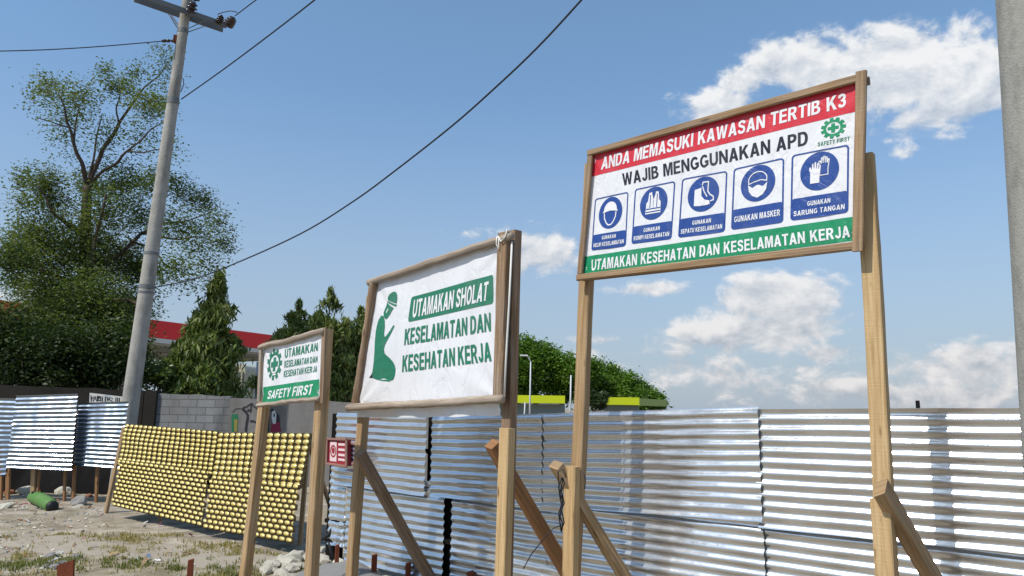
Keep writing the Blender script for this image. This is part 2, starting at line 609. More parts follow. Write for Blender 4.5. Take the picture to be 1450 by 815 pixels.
M['leaf_big'] = leaf_mat('broad_leaf', [(0.042, 0.066, 0.022), (0.080, 0.110, 0.036), (0.125, 0.155, 0.054), (0.18, 0.18, 0.07)], 0.38)
M['leaf_mast'] = leaf_mat('mast_tree_leaf', [(0.046, 0.078, 0.020), (0.105, 0.145, 0.036), (0.175, 0.21, 0.058), (0.25, 0.25, 0.10)], 0.22, 0.4)
M['leaf_rain'] = leaf_mat('rain_tree_leaf', [(0.055, 0.11, 0.014), (0.095, 0.175, 0.022), (0.15, 0.25, 0.035)], 0.25)
M['leaf_bush'] = leaf_mat('bush_leaf', [(0.018, 0.032, 0.010), (0.034, 0.056, 0.017), (0.062, 0.086, 0.028)], 0.2)
M['bark'] = paint('bark', (0.10, 0.075, 0.055), 0.9, 0.2, 0.3, 5, 0.02)
M['grass'] = leaf_mat('dry_grass', [(0.17, 0.16, 0.06), (0.27, 0.22, 0.09), (0.38, 0.30, 0.15), (0.46, 0.38, 0.21)], 0.3, 0.7)
M['weed'] = leaf_mat('green_weed', [(0.09, 0.12, 0.03), (0.16, 0.17, 0.05), (0.26, 0.23, 0.09)], 0.3, 0.6)


def ground_mat():
    m, T, b, _ = new_mat('dry_dirt')
    o = objc(T)
    big = T.noise(o, 0.45, 5, 0.6)
    mid = T.noise(o, 2.6, 6, 0.65)
    fine = T.noise(o, 26, 6, 0.7)
    c = T.ramp(mid, [(0.36, (0.18, 0.15, 0.11)), (0.5, (0.37, 0.31, 0.235)), (0.63, (0.53, 0.47, 0.385))])
    gr = T.ramp(big, [(0.46, (0, 0, 0)), (0.62, (1, 1, 1))])
    c = T.mix(T.m('MULTIPLY', gr, 0.45), c, (0.215, 0.185, 0.085))
    c = T.mix(T.m('MULTIPLY', fine, 0.55), c, tuple((0.22, 0.18, 0.13)))
    vor = T.n('ShaderNodeTexVoronoi')
    vor.inputs['Scale'].default_value = 15
    T.l(o, vor.inputs['Vector'])
    st = T.ramp(vor.outputs['Distance'], [(0.16, (1, 1, 1)), (0.26, (0, 0, 0))])
    sel = T.n('ShaderNodeSeparateColor')
    T.l(vor.outputs['Color'], sel.inputs[0])
    pick = T.m('GREATER_THAN', sel.outputs[0], 0.62)
    stf = T.m('MULTIPLY', st, pick)
    c = T.mix(T.m('MULTIPLY', stf, 0.8), c, (0.50, 0.46, 0.39))
    setin(T, b, 'Base Color', c)
    b.inputs['Roughness'].default_value = 0.95
    b.inputs['Specular IOR Level'].default_value = 0.15
    h = T.m('ADD', T.m('MULTIPLY', mid, 0.5), T.m('ADD', T.m('MULTIPLY', fine, 0.25), T.m('MULTIPLY', stf, 0.35)))
    bump(T, b, h, 0.05, 0.9)
    return m


M['ground'] = ground_mat()
M['path'] = paint('trodden_path', (0.36, 0.31, 0.245), 0.95, 0.15, 0.2, 3.0, 0.012, ((0.30, 0.25, 0.19), 0.6))


def block_wall_mat():
    m, T, b, _ = new_mat('painted_block_wall')
    t = T.n('ShaderNodeTexCoord')
    br = T.n('ShaderNodeTexBrick')
    br.inputs['Scale'].default_value = 1.0
    br.inputs['Mortar Size'].default_value = 0.009
    br.inputs['Mortar Smooth'].default_value = 0.3
    br.inputs['Brick Width'].default_value = 0.40
    br.inputs['Row Height'].default_value = 0.17
    br.inputs['Color1'].default_value = (0.27, 0.275, 0.275, 1)
    br.inputs['Color2'].default_value = (0.20, 0.20, 0.20, 1)
    br.inputs['Mortar'].default_value = (0.12, 0.115, 0.11, 1)
    T.l(t.outputs['UV'], br.inputs['Vector'])
    nz = T.noise(objc(T), 1.2, 6, 0.65)
    st = T.noise(objc(T, (1, 1, 0.25)), 2.0, 5, 0.6)
    c = T.mix(T.ramp(nz, [(0.4, (0, 0, 0)), (0.7, (0.7, 0.7, 0.7))]), br.outputs['Color'], (0.17, 0.15, 0.13))
    c = T.mix(T.ramp(st, [(0.5, (0, 0, 0)), (0.75, (0.6, 0.6, 0.6))]), c, (0.08, 0.075, 0.065))
    setin(T, b, 'Base Color', c)
    b.inputs['Roughness'].default_value = 0.9
    h = T.m('SUBTRACT', T.m('MULTIPLY', T.noise(objc(T), 14, 4), 0.3), br.outputs['Fac'])
    bump(T, b, h, 0.012, 0.8)
    return m


M['blocks'] = block_wall_mat()
M['render_light'] = paint('pale_painted_render', (0.23, 0.215, 0.20), 0.9, 0.2, 0.2, 2.0, 0.008, ((0.11, 0.095, 0.08), 0.8))
M['render_dark'] = paint('dark_shaded_render', (0.034, 0.030, 0.025), 0.95, 0.1, 0.3, 2.0, 0.01, ((0.015, 0.014, 0.012), 0.8))  # tree shade on the left wall is put into this near-black

# ------------------------------------------------------------------ ground, path
def gz(x, y):
    """height of the ground, a few centimetres of unevenness near the camera"""
    d = math.hypot(x, y)
    a = max(0.0, min(1.0, (60 - d) / 40))
    return a * (0.05 * noise.noise((x * .5, y * .5, 3)) + 0.025 * noise.noise((x * 1.9, y * 1.9, 7)) + 0.012 * noise.noise((x * 6, y * 6, 1)))


def axis(lo, hi, step, far, grow=1.35):
    xs = list(np.arange(lo, hi + 1e-6, step))
    s, x = step, xs[-1]
    while x < far:
        s *= grow
        x += s
        xs.append(x)
    s, x = step, xs[0]
    while x > -far:
        s *= grow
        x -= s
        xs.insert(0, x)
    return xs


gx, gy = axis(-9, 4, 0.09, 3000), axis(3, 14.5, 0.09, 3000)
mb = MB()
vs = [(x, y, gz(x, y)) for y in gy for x in gx]
nx = len(gx)
fs = [(j * nx + i, j * nx + i + 1, (j + 1) * nx + i + 1, (j + 1) * nx + i) for j in range(len(gy) - 1) for i in range(nx - 1)]
mb.add(vs, fs, 0, None, True)
ground = mb.build('ground', M['ground'])
tag(ground, kind='structure')

# trodden strip that crosses the site in front of the leaning sheets
pa, pb = at(-300, 752, 8.9), at(500, 800, 8.0)
pl = [Vector((-13.0, 10.7, 0)), Vector((-6.5, 10.0, 0)), Vector((-4.2, 9.2, 0)), Vector((-2.6, 8.6, 0)), Vector((-1.9, 8.35, 0))]


def path_pt(u, v):
    k = u * (len(pl) - 1)
    i = min(int(k), len(pl) - 2)
    p = pl[i].lerp(pl[i + 1], k - i)
    d = (pl[i + 1] - pl[i]).normalized()
    w = 0.42 + 0.16 * noise.noise((u * 9, round(v) * 5, 2))
    q = p + Vector((-d.y, d.x, 0)) * (v - 0.5) * 2 * w
    edge = min(v, 1 - v) * 2
    return Vector((q.x, q.y, gz(q.x, q.y) + 0.001 + 0.012 * min(1, edge * 3)))


mb = MB()
mb.grid(path_pt, 120, 10)
tag(mb.build('path', M['path']), kind='structure')

# ------------------------------------------------------------------ fence line geometry
FP = Vector((1.816, 5.38, 0))
FD = Vector((-0.763, 0.647, 0)).normalized()
FN = Vector((-FD.y, FD.x, 0))            # one of the two normals
if FN.dot(Vector((0, -1, 0))) < 0:
    FN = -FN                              # towards the camera


def fence_t(px, py=578):
    return (on_plane(px, py, FP, FN) - FP).dot(FD)


def sheet(mb, c00, c10, c11, c01, n_pitch, depth=0.009, nu=60, seed=0, sub=8, wob=0.006, nrm=None):
    """a corrugated sheet: ribs run from c0* to c1*, ribs are stacked from c*0 (bottom) to c*1 (top)"""
    c00, c10, c11, c01 = map(Vector, (c00, c10, c11, c01))
    nrm = nrm or (c10 - c00).cross(c01 - c00).normalized()
    if nrm.dot(EYE - c00) < 0:
        nrm = -nrm

    def fn(u, v):
        p = c00.lerp(c10, u).lerp(c01.lerp(c11, u), v)
        w = depth * math.cos(2 * math.pi * n_pitch * v)
        # dents and the slow buckle of thin metal; edges curl a little
        b = wob * 1.6 * noise.noise((u * 3.1 + seed, v * 2.3, seed * 1.7)) + wob * .7 * noise.noise((u * 9 + seed, v * 7, seed))
        e = max(0, 1 - u / .05) ** 2 * noise.noise((seed, v * 9, 3)) + max(0, 1 - (1 - u) / .05) ** 2 * noise.noise((seed, v * 9, 8))
        up = (c01 - c00).normalized() * (wob * .9 * noise.noise((u * 5 + seed * 3, v * 3, 4)))
        return p + nrm * (w + b + e * wob * 1.6) + up
    mb.grid(fn, nu, int(n_pitch * sub), 0, True)


def fpt(t, z, off=0.0):
    return Vector((FP.x, FP.y, 0)) + FD * t + FN * off + Vector((0, 0, z))


def fz(t, px, py):
    return on_plane(px, py, FP, FN).z


main_fence = thing('corrugated_fence', fpt(1.2, 0), 'long silver corrugated metal fence behind the three signboards', 'fence')
T_RIGHT = -2.9
t_s = [fence_t(479), fence_t(613), fence_t(771), fence_t(1075), -1.9, T_RIGHT]
top_px = [((479, 584), (606, 588)), ((616, 587), (771, 586)), ((764, 585), (1075, 576)), ((1068, 579), (1450, 577))]
seed = 1
for k, ((x0, y0), (x1, y1)) in enumerate(top_px):
    tl, tr = fence_t(x0), fence_t(x1)
    zl, zr = on_plane(x0, y0, FP, FN).z, on_plane(x1, y1, FP, FN).z
    if k == 3:
        m_ = (zr - zl) / (tr - tl)
        tr = T_RIGHT
        zr = zl + m_ * (tr - tl)
    H = 0.80 if k < 3 else 0.83
    o_ = (0.014, 0.034, 0.026, 0.006)[k]
    mb = MB()
    dz_l = -0.012 if k == 1 else 0
    sheet(mb, fpt(tl, zl - H, o_), fpt(tr, zr - H, o_), fpt(tr, zr, o_), fpt(tl, zl + dz_l, o_), H / 0.076, nu=70, seed=seed)
    mb.build('sheet', M['zinc'], main_fence)
    seed += 1
low_px = [(464, 486), (489, 627), (638, 773), (766, 1078), (1070, 1450)]
for k, (x0, x1) in enumerate(low_px):
    tl, tr = fence_t(x0, 700), fence_t(x1, 700)
    if k == 4:
        tr = T_RIGHT
    zt = 1.01 if k < 3 else 1.00
    zb = 0.07
    if k == 0:
        zt, zb = 1.06, 0.20
    o_ = (-0.034, -0.022, -0.020, -0.012, -0.036)[k]
    mb = MB()
    sheet(mb, fpt(tl, zb, o_), fpt(tr, zb, o_), fpt(tr, zt, o_), fpt(tl, zt, o_), (zt - zb) / 0.076, nu=70, seed=seed)
    mb.build('sheet', M['zinc'], main_fence)
    seed += 1
# posts and a rail behind the sheets; their near-black colour paints the shade in the gaps
for t in (fence_t(611) + 0.02, fence_t(470), fence_t(771), fence_t(1076), -2.4):
    mb = MB()
    mb.bar(fpt(t, -0.1, -0.13), fpt(t, 1.66, -0.13), 0.26, 0.06, FD, mat=0)
    mb.build('post', M['shade_timber'], main_fence)
t_ = fence_t(1295)
pz = on_plane(1295, 571, FP, FN).z
mb = MB()
mb.bar(fpt(t_, -0.1, -0.10), fpt(t_, pz + .02, -0.10), 0.022, 0.03, FD, mat=0)
mb.build('post', M['wood_dark'], main_fence)
mb = MB()
tg = fence_t(637, 740)
mb.bar(fpt(tg, -0.1, -0.12), fpt(tg, 1.0, -0.12), 0.36, 0.05, FD)  # wide plank behind the gap, its shade painted near-black
mb.build('post', M['shade_timber'], main_fence)
for z in (0.45, 1.3):
    mb = MB()
    mb.bar(fpt(5.2, z, -0.07), fpt(T_RIGHT, z, -0.07), 0.045, 0.06, (0, 0, 1))
    mb.build('rail', M['shade_timber'], main_fence)

# ------------------------------------------------------------------ lettering
def arc(cx, cy, rx, ry, a0, a1, n):
    return [(cx + rx * math.cos(R(a0 + (a1 - a0) * i / n)), cy + ry * math.sin(R(a0 + (a1 - a0) * i / n))) for i in range(n + 1)]


def stroke(pts, t, closed=False):
    """outline of a polyline of thickness t, as one simple polygon"""
    n = len(pts)
    Lf, Rt = [], []
    for i in range(n):
        a = pts[i - 1] if (i or closed) else None
        b = pts[(i + 1) % n] if (i < n - 1 or closed) else None
        p = pts[i]
        ds = []
        for (q0, q1) in ((a, p), (p, b)):
            if q0 is None or q1 is None: continue
            dx, dy = q1[0] - q0[0], q1[1] - q0[1]
            l = math.hypot(dx, dy) or 1
            ds.append((-dy / l, dx / l))
        nx_, ny_ = sum(d[0] for d in ds), sum(d[1] for d in ds)
        l = math.hypot(nx_, ny_) or 1
        nx_, ny_ = nx_ / l, ny_ / l
        k = 1 / max(0.62, nx_ * ds[0][0] + ny_ * ds[0][1])
        Lf.append((p[0] + nx_ * t / 2 * k, p[1] + ny_ * t / 2 * k))
        Rt.append((p[0] - nx_ * t / 2 * k, p[1] - ny_ * t / 2 * k))
    return Lf + Rt[::-1]


ST = 0.185
GLYPH = {
    'A': (.76, [[(0, 0), (.27, 1), (.49, 1), (.76, 0), (.54, 0), (.485, .2), (.27, .2), (.215, 0)], [(.315, .37), (.44, .37), (.378, .68)]]),
    'B': (.68, [[(0, 0), (0, 1), (.38, 1), (.52, .96), (.6, .87), (.61, .74), (.57, .62), (.48, .54), (.6, .47), (.67, .36), (.68, .24), (.62, .1), (.5, .02), (.38, 0)],
                [(.2, .6), (.2, .83), (.33, .83), (.4, .79), (.41, .71), (.39, .64), (.33, .6)], [(.2, .17), (.2, .44), (.36, .44), (.45, .4), (.47, .31), (.44, .21), (.36, .17)]]),
    'D': (.71, [[(0, 0), (0, 1), (.34, 1), (.5, .97), (.62, .86), (.69, .7), (.71, .5), (.69, .3), (.62, .14), (.5, .03), (.34, 0)],
                [(.2, .17), (.2, .83), (.32, .83), (.42, .79), (.48, .69), (.5, .5), (.48, .31), (.42, .21), (.32, .17)]]),
    'E': (.62, [[(0, 0), (0, 1), (.6, 1), (.6, .83), (.2, .83), (.2, .6), (.56, .6), (.56, .43), (.2, .43), (.2, .17), (.62, .17), (.62, 0)]]),
    'F': (.58, [[(0, 0), (0, 1), (.58, 1), (.58, .83), (.2, .83), (.2, .59), (.52, .59), (.52, .42), (.2, .42), (.2, 0)]]),
    'G': (.74, [stroke(arc(.38, .5, .285, .405, 42, 305, 12) + [(.64, .22), (.64, .44), (.42, .44)], ST)]),
    'H': (.72, [[(0, 0), (0, 1), (.2, 1), (.2, .6), (.52, .6), (.52, 1), (.72, 1), (.72, 0), (.52, 0), (.52, .42), (.2, .42), (.2, 0)]]),
    'I': (.2, [[(0, 0), (0, 1), (.2, 1), (.2, 0)]]),
    'J': (.54, [stroke([(.44, 1), (.44, .3), (.40, .16), (.28, .095), (.16, .14), (.11, .22), (.10, .31)], ST)]),
    'K': (.75, [[(0, 0), (0, 1), (.2, 1), (.2, .6), (.48, 1), (.73, 1), (.44, .62), (.75, 0), (.51, 0), (.31, .44), (.2, .3), (.2, 0)]]),
    'L': (.58, [[(0, 0), (0, 1), (.2, 1), (.2, .17), (.58, .17), (.58, 0)]]),
    'M': (.86, [[(0, 0), (0, 1), (.29, 1), (.43, .36), (.57, 1), (.86, 1), (.86, 0), (.67, 0), (.67, .75), (.51, 0), (.35, 0), (.19, .75), (.19, 0)]]),
    'N': (.72, [[(0, 0), (0, 1), (.2, 1), (.53, .38), (.53, 1), (.72, 1), (.72, 0), (.52, 0), (.19, .62), (.19, 0)]]),
    'O': (.76, [arc(.38, .5, .38, .51, 0, 345, 23), arc(.38, .5, .18, .33, 0, 345, 23)]),
    'P': (.65, [[(0, 0), (0, 1), (.38, 1), (.54, .95), (.63, .83), (.645, .68), (.6, .52), (.5, .42), (.36, .38), (.2, .38), (.2, 0)],
                [(.2, .55), (.2, .83), (.33, .83), (.42, .78), (.44, .69), (.41, .6), (.33, .55)]]),
    'R': (.73, [[(0, 0), (0, 1), (.4, 1), (.57, .95), (.66, .84), (.66, .66), (.6, .52), (.47, .45), (.55, .38), (.73, 0), (.5, 0), (.35, .34), (.28, .41), (.2, .41), (.2, 0)],
                [(.2, .57), (.2, .83), (.37, .83), (.45, .79), (.46, .7), (.43, .6), (.36, .57)]]),
    'S': (.67, [stroke([(.57, .72), (.53, .84), (.42, .905), (.25, .905), (.14, .84), (.11, .72), (.17, .61), (.34, .535), (.5, .45), (.565, .31), (.53, .17), (.42, .095), (.24, .095), (.13, .165), (.085, .31)], ST)]),
    'T': (.64, [[(.22, 0), (.22, .83), (0, .83), (0, 1), (.64, 1), (.64, .83), (.42, .83), (.42, 0)]]),
    'U': (.71, [stroke([(.1, 1), (.1, .34), (.16, .17), (.28, .095), (.43, .095), (.55, .17), (.61, .34), (.61, 1)], ST + .01)]),
    'W': (1.03, [[(.2, 0), (0, 1), (.2, 1), (.31, .36), (.43, 1), (.6, 1), (.72, .36), (.83, 1), (1.03, 1), (.83, 0), (.62, 0), (.515, .62), (.41, 0)]]),
    'Y': (.7, [[(.25, 0), (.25, .42), (0, 1), (.23, 1), (.35, .62), (.47, 1), (.7, 1), (.45, .42), (.45, 0)]]),
    '3': (.58, [stroke([(.085, .72), (.13, .85), (.26, .905), (.4, .885), (.475, .77), (.44, .63), (.31, .53), (.46, .44), (.5, .28), (.43, .14), (.28, .095), (.14, .15), (.08, .29)], ST)]),
}


def fill(contours):
    pts = [p for c in contours for p in c]
    tris = tessellate_polygon([[Vector((x, y, 0)) for x, y in c] for c in contours])
    return pts, [tuple(t) for t in tris]


class Banner:
    """a printed cloth in the plane of a sign; u runs to the right, v upwards, both 0..1 over the frame"""
    def __init__(s, TL, TR, BR, BL, wrinkle, seed, mats):
        s.TL, s.TR, s.BR, s.BL = map(Vector, (TL, TR, BR, BL))
        s.n = (s.TR - s.BL).cross(s.TL - s.BR)
        s.n.normalize()
        if s.n.dot(EYE - s.BL) < 0:
            s.n = -s.n
        s.mb = MB()
        s.wr, s.seed = wrinkle, seed
        s.mats = mats
        s.o = (s.TL + s.TR + s.BR + s.BL) / 4
        s.W = ((s.TR - s.TL).length + (s.BR - s.BL).length) / 2
        s.H = ((s.TL - s.BL).length + (s.TR - s.BR).length) / 2

    def uv(s, px, py):
        """where a sight line meets the cloth (Newton on the bilinear patch)"""
        d = ray(px, py)
        q = EYE + d * ((s.o - EYE).dot(s.n) / d.dot(s.n))
        u = v = 0.5
        for _ in range(8):
            p = s.base(u, v)
            pu = (s.base(u + .001, v) - p) / .001
            pv = (s.base(u, v + .001) - p) / .001
            A = np.array([[pu.dot(pu), pu.dot(pv)], [pu.dot(pv), pv.dot(pv)]])
            r = q - p
            du, dv = np.linalg.solve(A, [r.dot(pu), r.dot(pv)])
            u += du
            v += dv
        return u, v

    def base(s, u, v):
        return s.BL.lerp(s.BR, u).lerp(s.TL.lerp(s.TR, u), v)

    def disp(s, u, v):
        x, y = u * s.W, v * s.H
        q = 0.0
        q += 0.7 * math.exp(-((u - .5) / .22) ** 2) * math.sin(v * 3.1) * math.sin(x * 2.1 + s.seed)
        q += 0.55 * noise.noise((x * 1.3 + s.seed, y * 1.1, s.seed))
        q += 0.40 * noise.noise((x * 3.4 + s.seed, y * 1.6 - x * 1.2, s.seed * 2.1))
        # pulled creases that run in from the nailed corners
        for (cu, cv) in ((0, 0), (1, 0), (0, 1), (1, 1)):
            dx, dy = (u - cu) * s.W, (v - cv) * s.H
            r = math.hypot(dx, dy)
            a = math.atan2(abs(dy), abs(dx) + 1e-6)
            q += 0.8 * math.exp(-r / 0.30) * math.sin(a * 11 + s.seed) * min(1, r / .12)
        return q * s.wr

    def P(s, u, v, off=0.0):
        return s.base(u, v) + s.n * (s.disp(u, v) + off)

    def cloth(s, mat, u0=0, u1=1, v0=0, v1=1, off=0.0, nu=70, nv=40, edge=None):
        s.mb.grid(lambda a, b: s.P(u0 + (u1 - u0) * a, v0 + (v1 - v0) * b, off), nu, nv, mat, True)

    def quad(s, mat, q, off, nu=50, nv=8):
        """q = bl, br, tr, tl in uv"""
        def fn(a, b):
            x0 = q[0][0] + (q[1][0] - q[0][0]) * a, q[0][1] + (q[1][1] - q[0][1]) * a
            x1 = q[3][0] + (q[2][0] - q[3][0]) * a, q[3][1] + (q[2][1] - q[3][1]) * a
            return s.P(x0[0] + (x1[0] - x0[0]) * b, x0[1] + (x1[1] - x0[1]) * b, off)
        s.mb.grid(fn, nu, nv, mat, True)

    def warp(s, q):
        """maps the unit square to the uv quadrilateral q = bl, br, tr, tl"""
        def f(a, b):
            x0 = q[0][0] + (q[1][0] - q[0][0]) * a, q[0][1] + (q[1][1] - q[0][1]) * a
            x1 = q[3][0] + (q[2][0] - q[3][0]) * a, q[3][1] + (q[2][1] - q[3][1]) * a
            return x0[0] + (x1[0] - x0[0]) * b, x0[1] + (x1[1] - x0[1]) * b
        return f

    def rgrid(s, mat, f, x0, y0, x1, y1, rx, ry, off, nu=24, nv=8):
        """a rounded rectangle that follows the cloth"""
        xs = sorted(set([x0 + rx * k / 4 for k in range(5)] + [x1 - rx * k / 4 for k in range(5)] + [x0 + (x1 - x0) * i / nu for i in range(1, nu)]))
        def fn(a, b):
            x = xs[int(round(a * (len(xs) - 1)))]
            d = max(0, rx - (x - x0), rx - (x1 - x)) / rx if rx else 0
            i = ry * (1 - math.sqrt(max(0, 1 - d * d)))
            return s.P(*f(x, y0 + i + (y1 - y0 - 2 * i) * b), off)
        s.mb.grid(fn, len(xs) - 1, nv, mat, True)

    def disc(s, mat, f, off, n=40):
        s.mb.grid(lambda a, b: s.P(*f(b * math.cos(2 * math.pi * a), b * math.sin(2 * math.pi * a)), off), n, 6, mat, True)

    def shape(s, mat, contours, f, off, maxlen=.08):
        cs = []
        for c in contours:
            o = []
            for i in range(len(c)):
                p, q = c[i], c[(i + 1) % len(c)]
                k = max(1, int(math.hypot(q[0] - p[0], q[1] - p[1]) / maxlen))
                o += [(p[0] + (q[0] - p[0]) * j / k, p[1] + (q[1] - p[1]) * j / k) for j in range(k)]
            cs.append(o)
        contours = cs
        pts, tris = fill(contours)
        s.mb.add([s.P(*f(*p), off) for p in pts], tris, mat)

    def text(s, mat, string, q, off, gap=0.10, space=0.34, slant=0.0):
        f = s.warp(q)
        x = 0
        placed = []
        for ch in string:
            if ch == ' ':
                x += space
                continue
            w, cs = GLYPH[ch]
            placed.append((x, cs))
            x += w + gap
        Wd = x - gap
        for x0, cs in placed:
            cc = [[((x0 + a + slant * (b - .5)) / Wd, b) for a, b in c] for c in cs]
            s.shape(mat, cc, f, off)

    def pxq(s, *pts):
        return [s.uv(*p) for p in pts]


def gear_contours(n=10, r0=0.78, r1=1.0):
    out = []
    for k in range(n):
        a = 360 / n * k
        for da, r in ((-12, r0), (-8.5, r1), (8.5, r1), (12, r0)):
            out.append((r * math.cos(R(a + da)), r * math.sin(R(a + da))))
    return out


def circ(r, n=40, cx=0, cy=0, ry=None):
    ry = ry or r
    return [(cx + r * math.cos(2 * math.pi * i / n), cy + ry * math.sin(2 * math.pi * i / n)) for i in range(n)]


def plus(a, b):
    return [(-b, -a), (b, -a), (b, -b), (a, -b), (a, b), (b, b), (b, a), (-b, a), (-b, b), (-a, b), (-a, -b), (-b, -b)]


def rrect(x0, y0, x1, y1, r, ry=None, n=5):
    ry = ry or r
    o = []
    for cx, cy, a in ((x1 - r, y0 + ry, -90), (x1 - r, y1 - ry, 0), (x0 + r, y1 - ry, 90), (x0 + r, y0 + ry, 180)):
        o += [(cx + r * math.cos(R(a + 90 * i / n)), cy + ry * math.sin(R(a + 90 * i / n))) for i in range(n + 1)]
    return o

# ------------------------------------------------------------------ the large signboard
def line_px(a, b, P, n, z0=None):
    return on_plane(*a, P, n), on_plane(*b, P, n)


def to_ground(p_top, p_low, z=-0.12):
    d = p_low - p_top
    return p_top + d * ((z - p_top.z) / d.z)


def sign_plane(pr, pl):
    d = (pl - pr)
    d.z = 0
    d.normalize()
    n = Vector((-d.y, d.x, 0))
    if n.dot(EYE - pr) < 0:
        n = -n
    return d, n


def put(px, py, P, n):
    return on_plane(px, py, P, n)


YR, YL = 4.15, 5.55
A_R, A_L = at(1225, 230, YR), at(826, 310, YL)
D1, N1 = sign_plane(A_R, A_L)
TL, TR, BR, BL = (put(*p, A_R, N1) for p in ((835, 214), (1228, 104), (1223, 353), (820, 398)))
base = to_ground(put(829, 400, A_R, N1), put(806, 815, A_R, N1), 0)
base2 = to_ground(put(1240, 300, A_R, N1), put(1262, 800, A_R, N1), 0)
sign1 = thing('safety_signboard', (base + base2) / 2, 'biggest signboard, red, white and green banner with five blue pictograms on two tall timber posts', 'signboard')
B = Banner(TL, TR, BR, BL, 0.006, 3.3, None)
m_white, m_red, m_green, m_blue, m_black, m_print, m_teal = range(7)
Z0 = (800, 90)


def z1(x, y):
    return (800 + x / 2.5467, 90 + y / 2.5469)


B.cloth(m_white, 0.012, 0.988, 0.015, 0.985, 0, 110, 60)
B.quad(m_red, B.pxq(z1(92, 408), z1(1066, 168), z1(1068, 62), z1(92, 328)), 0.0012, 70, 10)
B.quad(m_green, B.pxq(z1(58, 764), z1(1062, 636), z1(1062, 548), z1(70, 696)), 0.0012, 70, 10)
B.text(m_print, 'ANDA MEMASUKI KAWASAN TERTIB K3', B.pxq(z1(130, 383), z1(1014, 155), z1(1014, 105), z1(135, 337)), 0.0034, 0.09, 0.38)
B.text(m_black, 'WAJIB MENGGUNAKAN APD', B.pxq(z1(207, 440), z1(876, 292), z1(876, 241), z1(205, 396)), 0.0016, 0.09, 0.36)
B.text(m_print, 'UTAMAKAN KESEHATAN DAN KESELAMATAN KERJA', B.pxq(z1(95, 747), z1(1030, 625), z1(1027, 583), z1(98, 707)), 0.0034, 0.10, 0.42)
B.text(m_teal, 'SAFETY FIRST', B.pxq(z1(912, 299), z1(1027, 277), z1(1027, 262), z1(912, 284)), 0.0016, 0.12, 0.4)
gq = B.pxq(z1(922, 277), z1(1014, 262), z1(1014, 185), z1(922, 203))
gw = B.warp(gq)
g2 = lambda a, b: gw(a * .5 + .5, b * .5 + .5)
B.shape(m_green, [gear_contours(11), circ(.56)], g2, 0.0016)
B.shape(m_green, [plus(.44, .15)], g2, 0.0018)
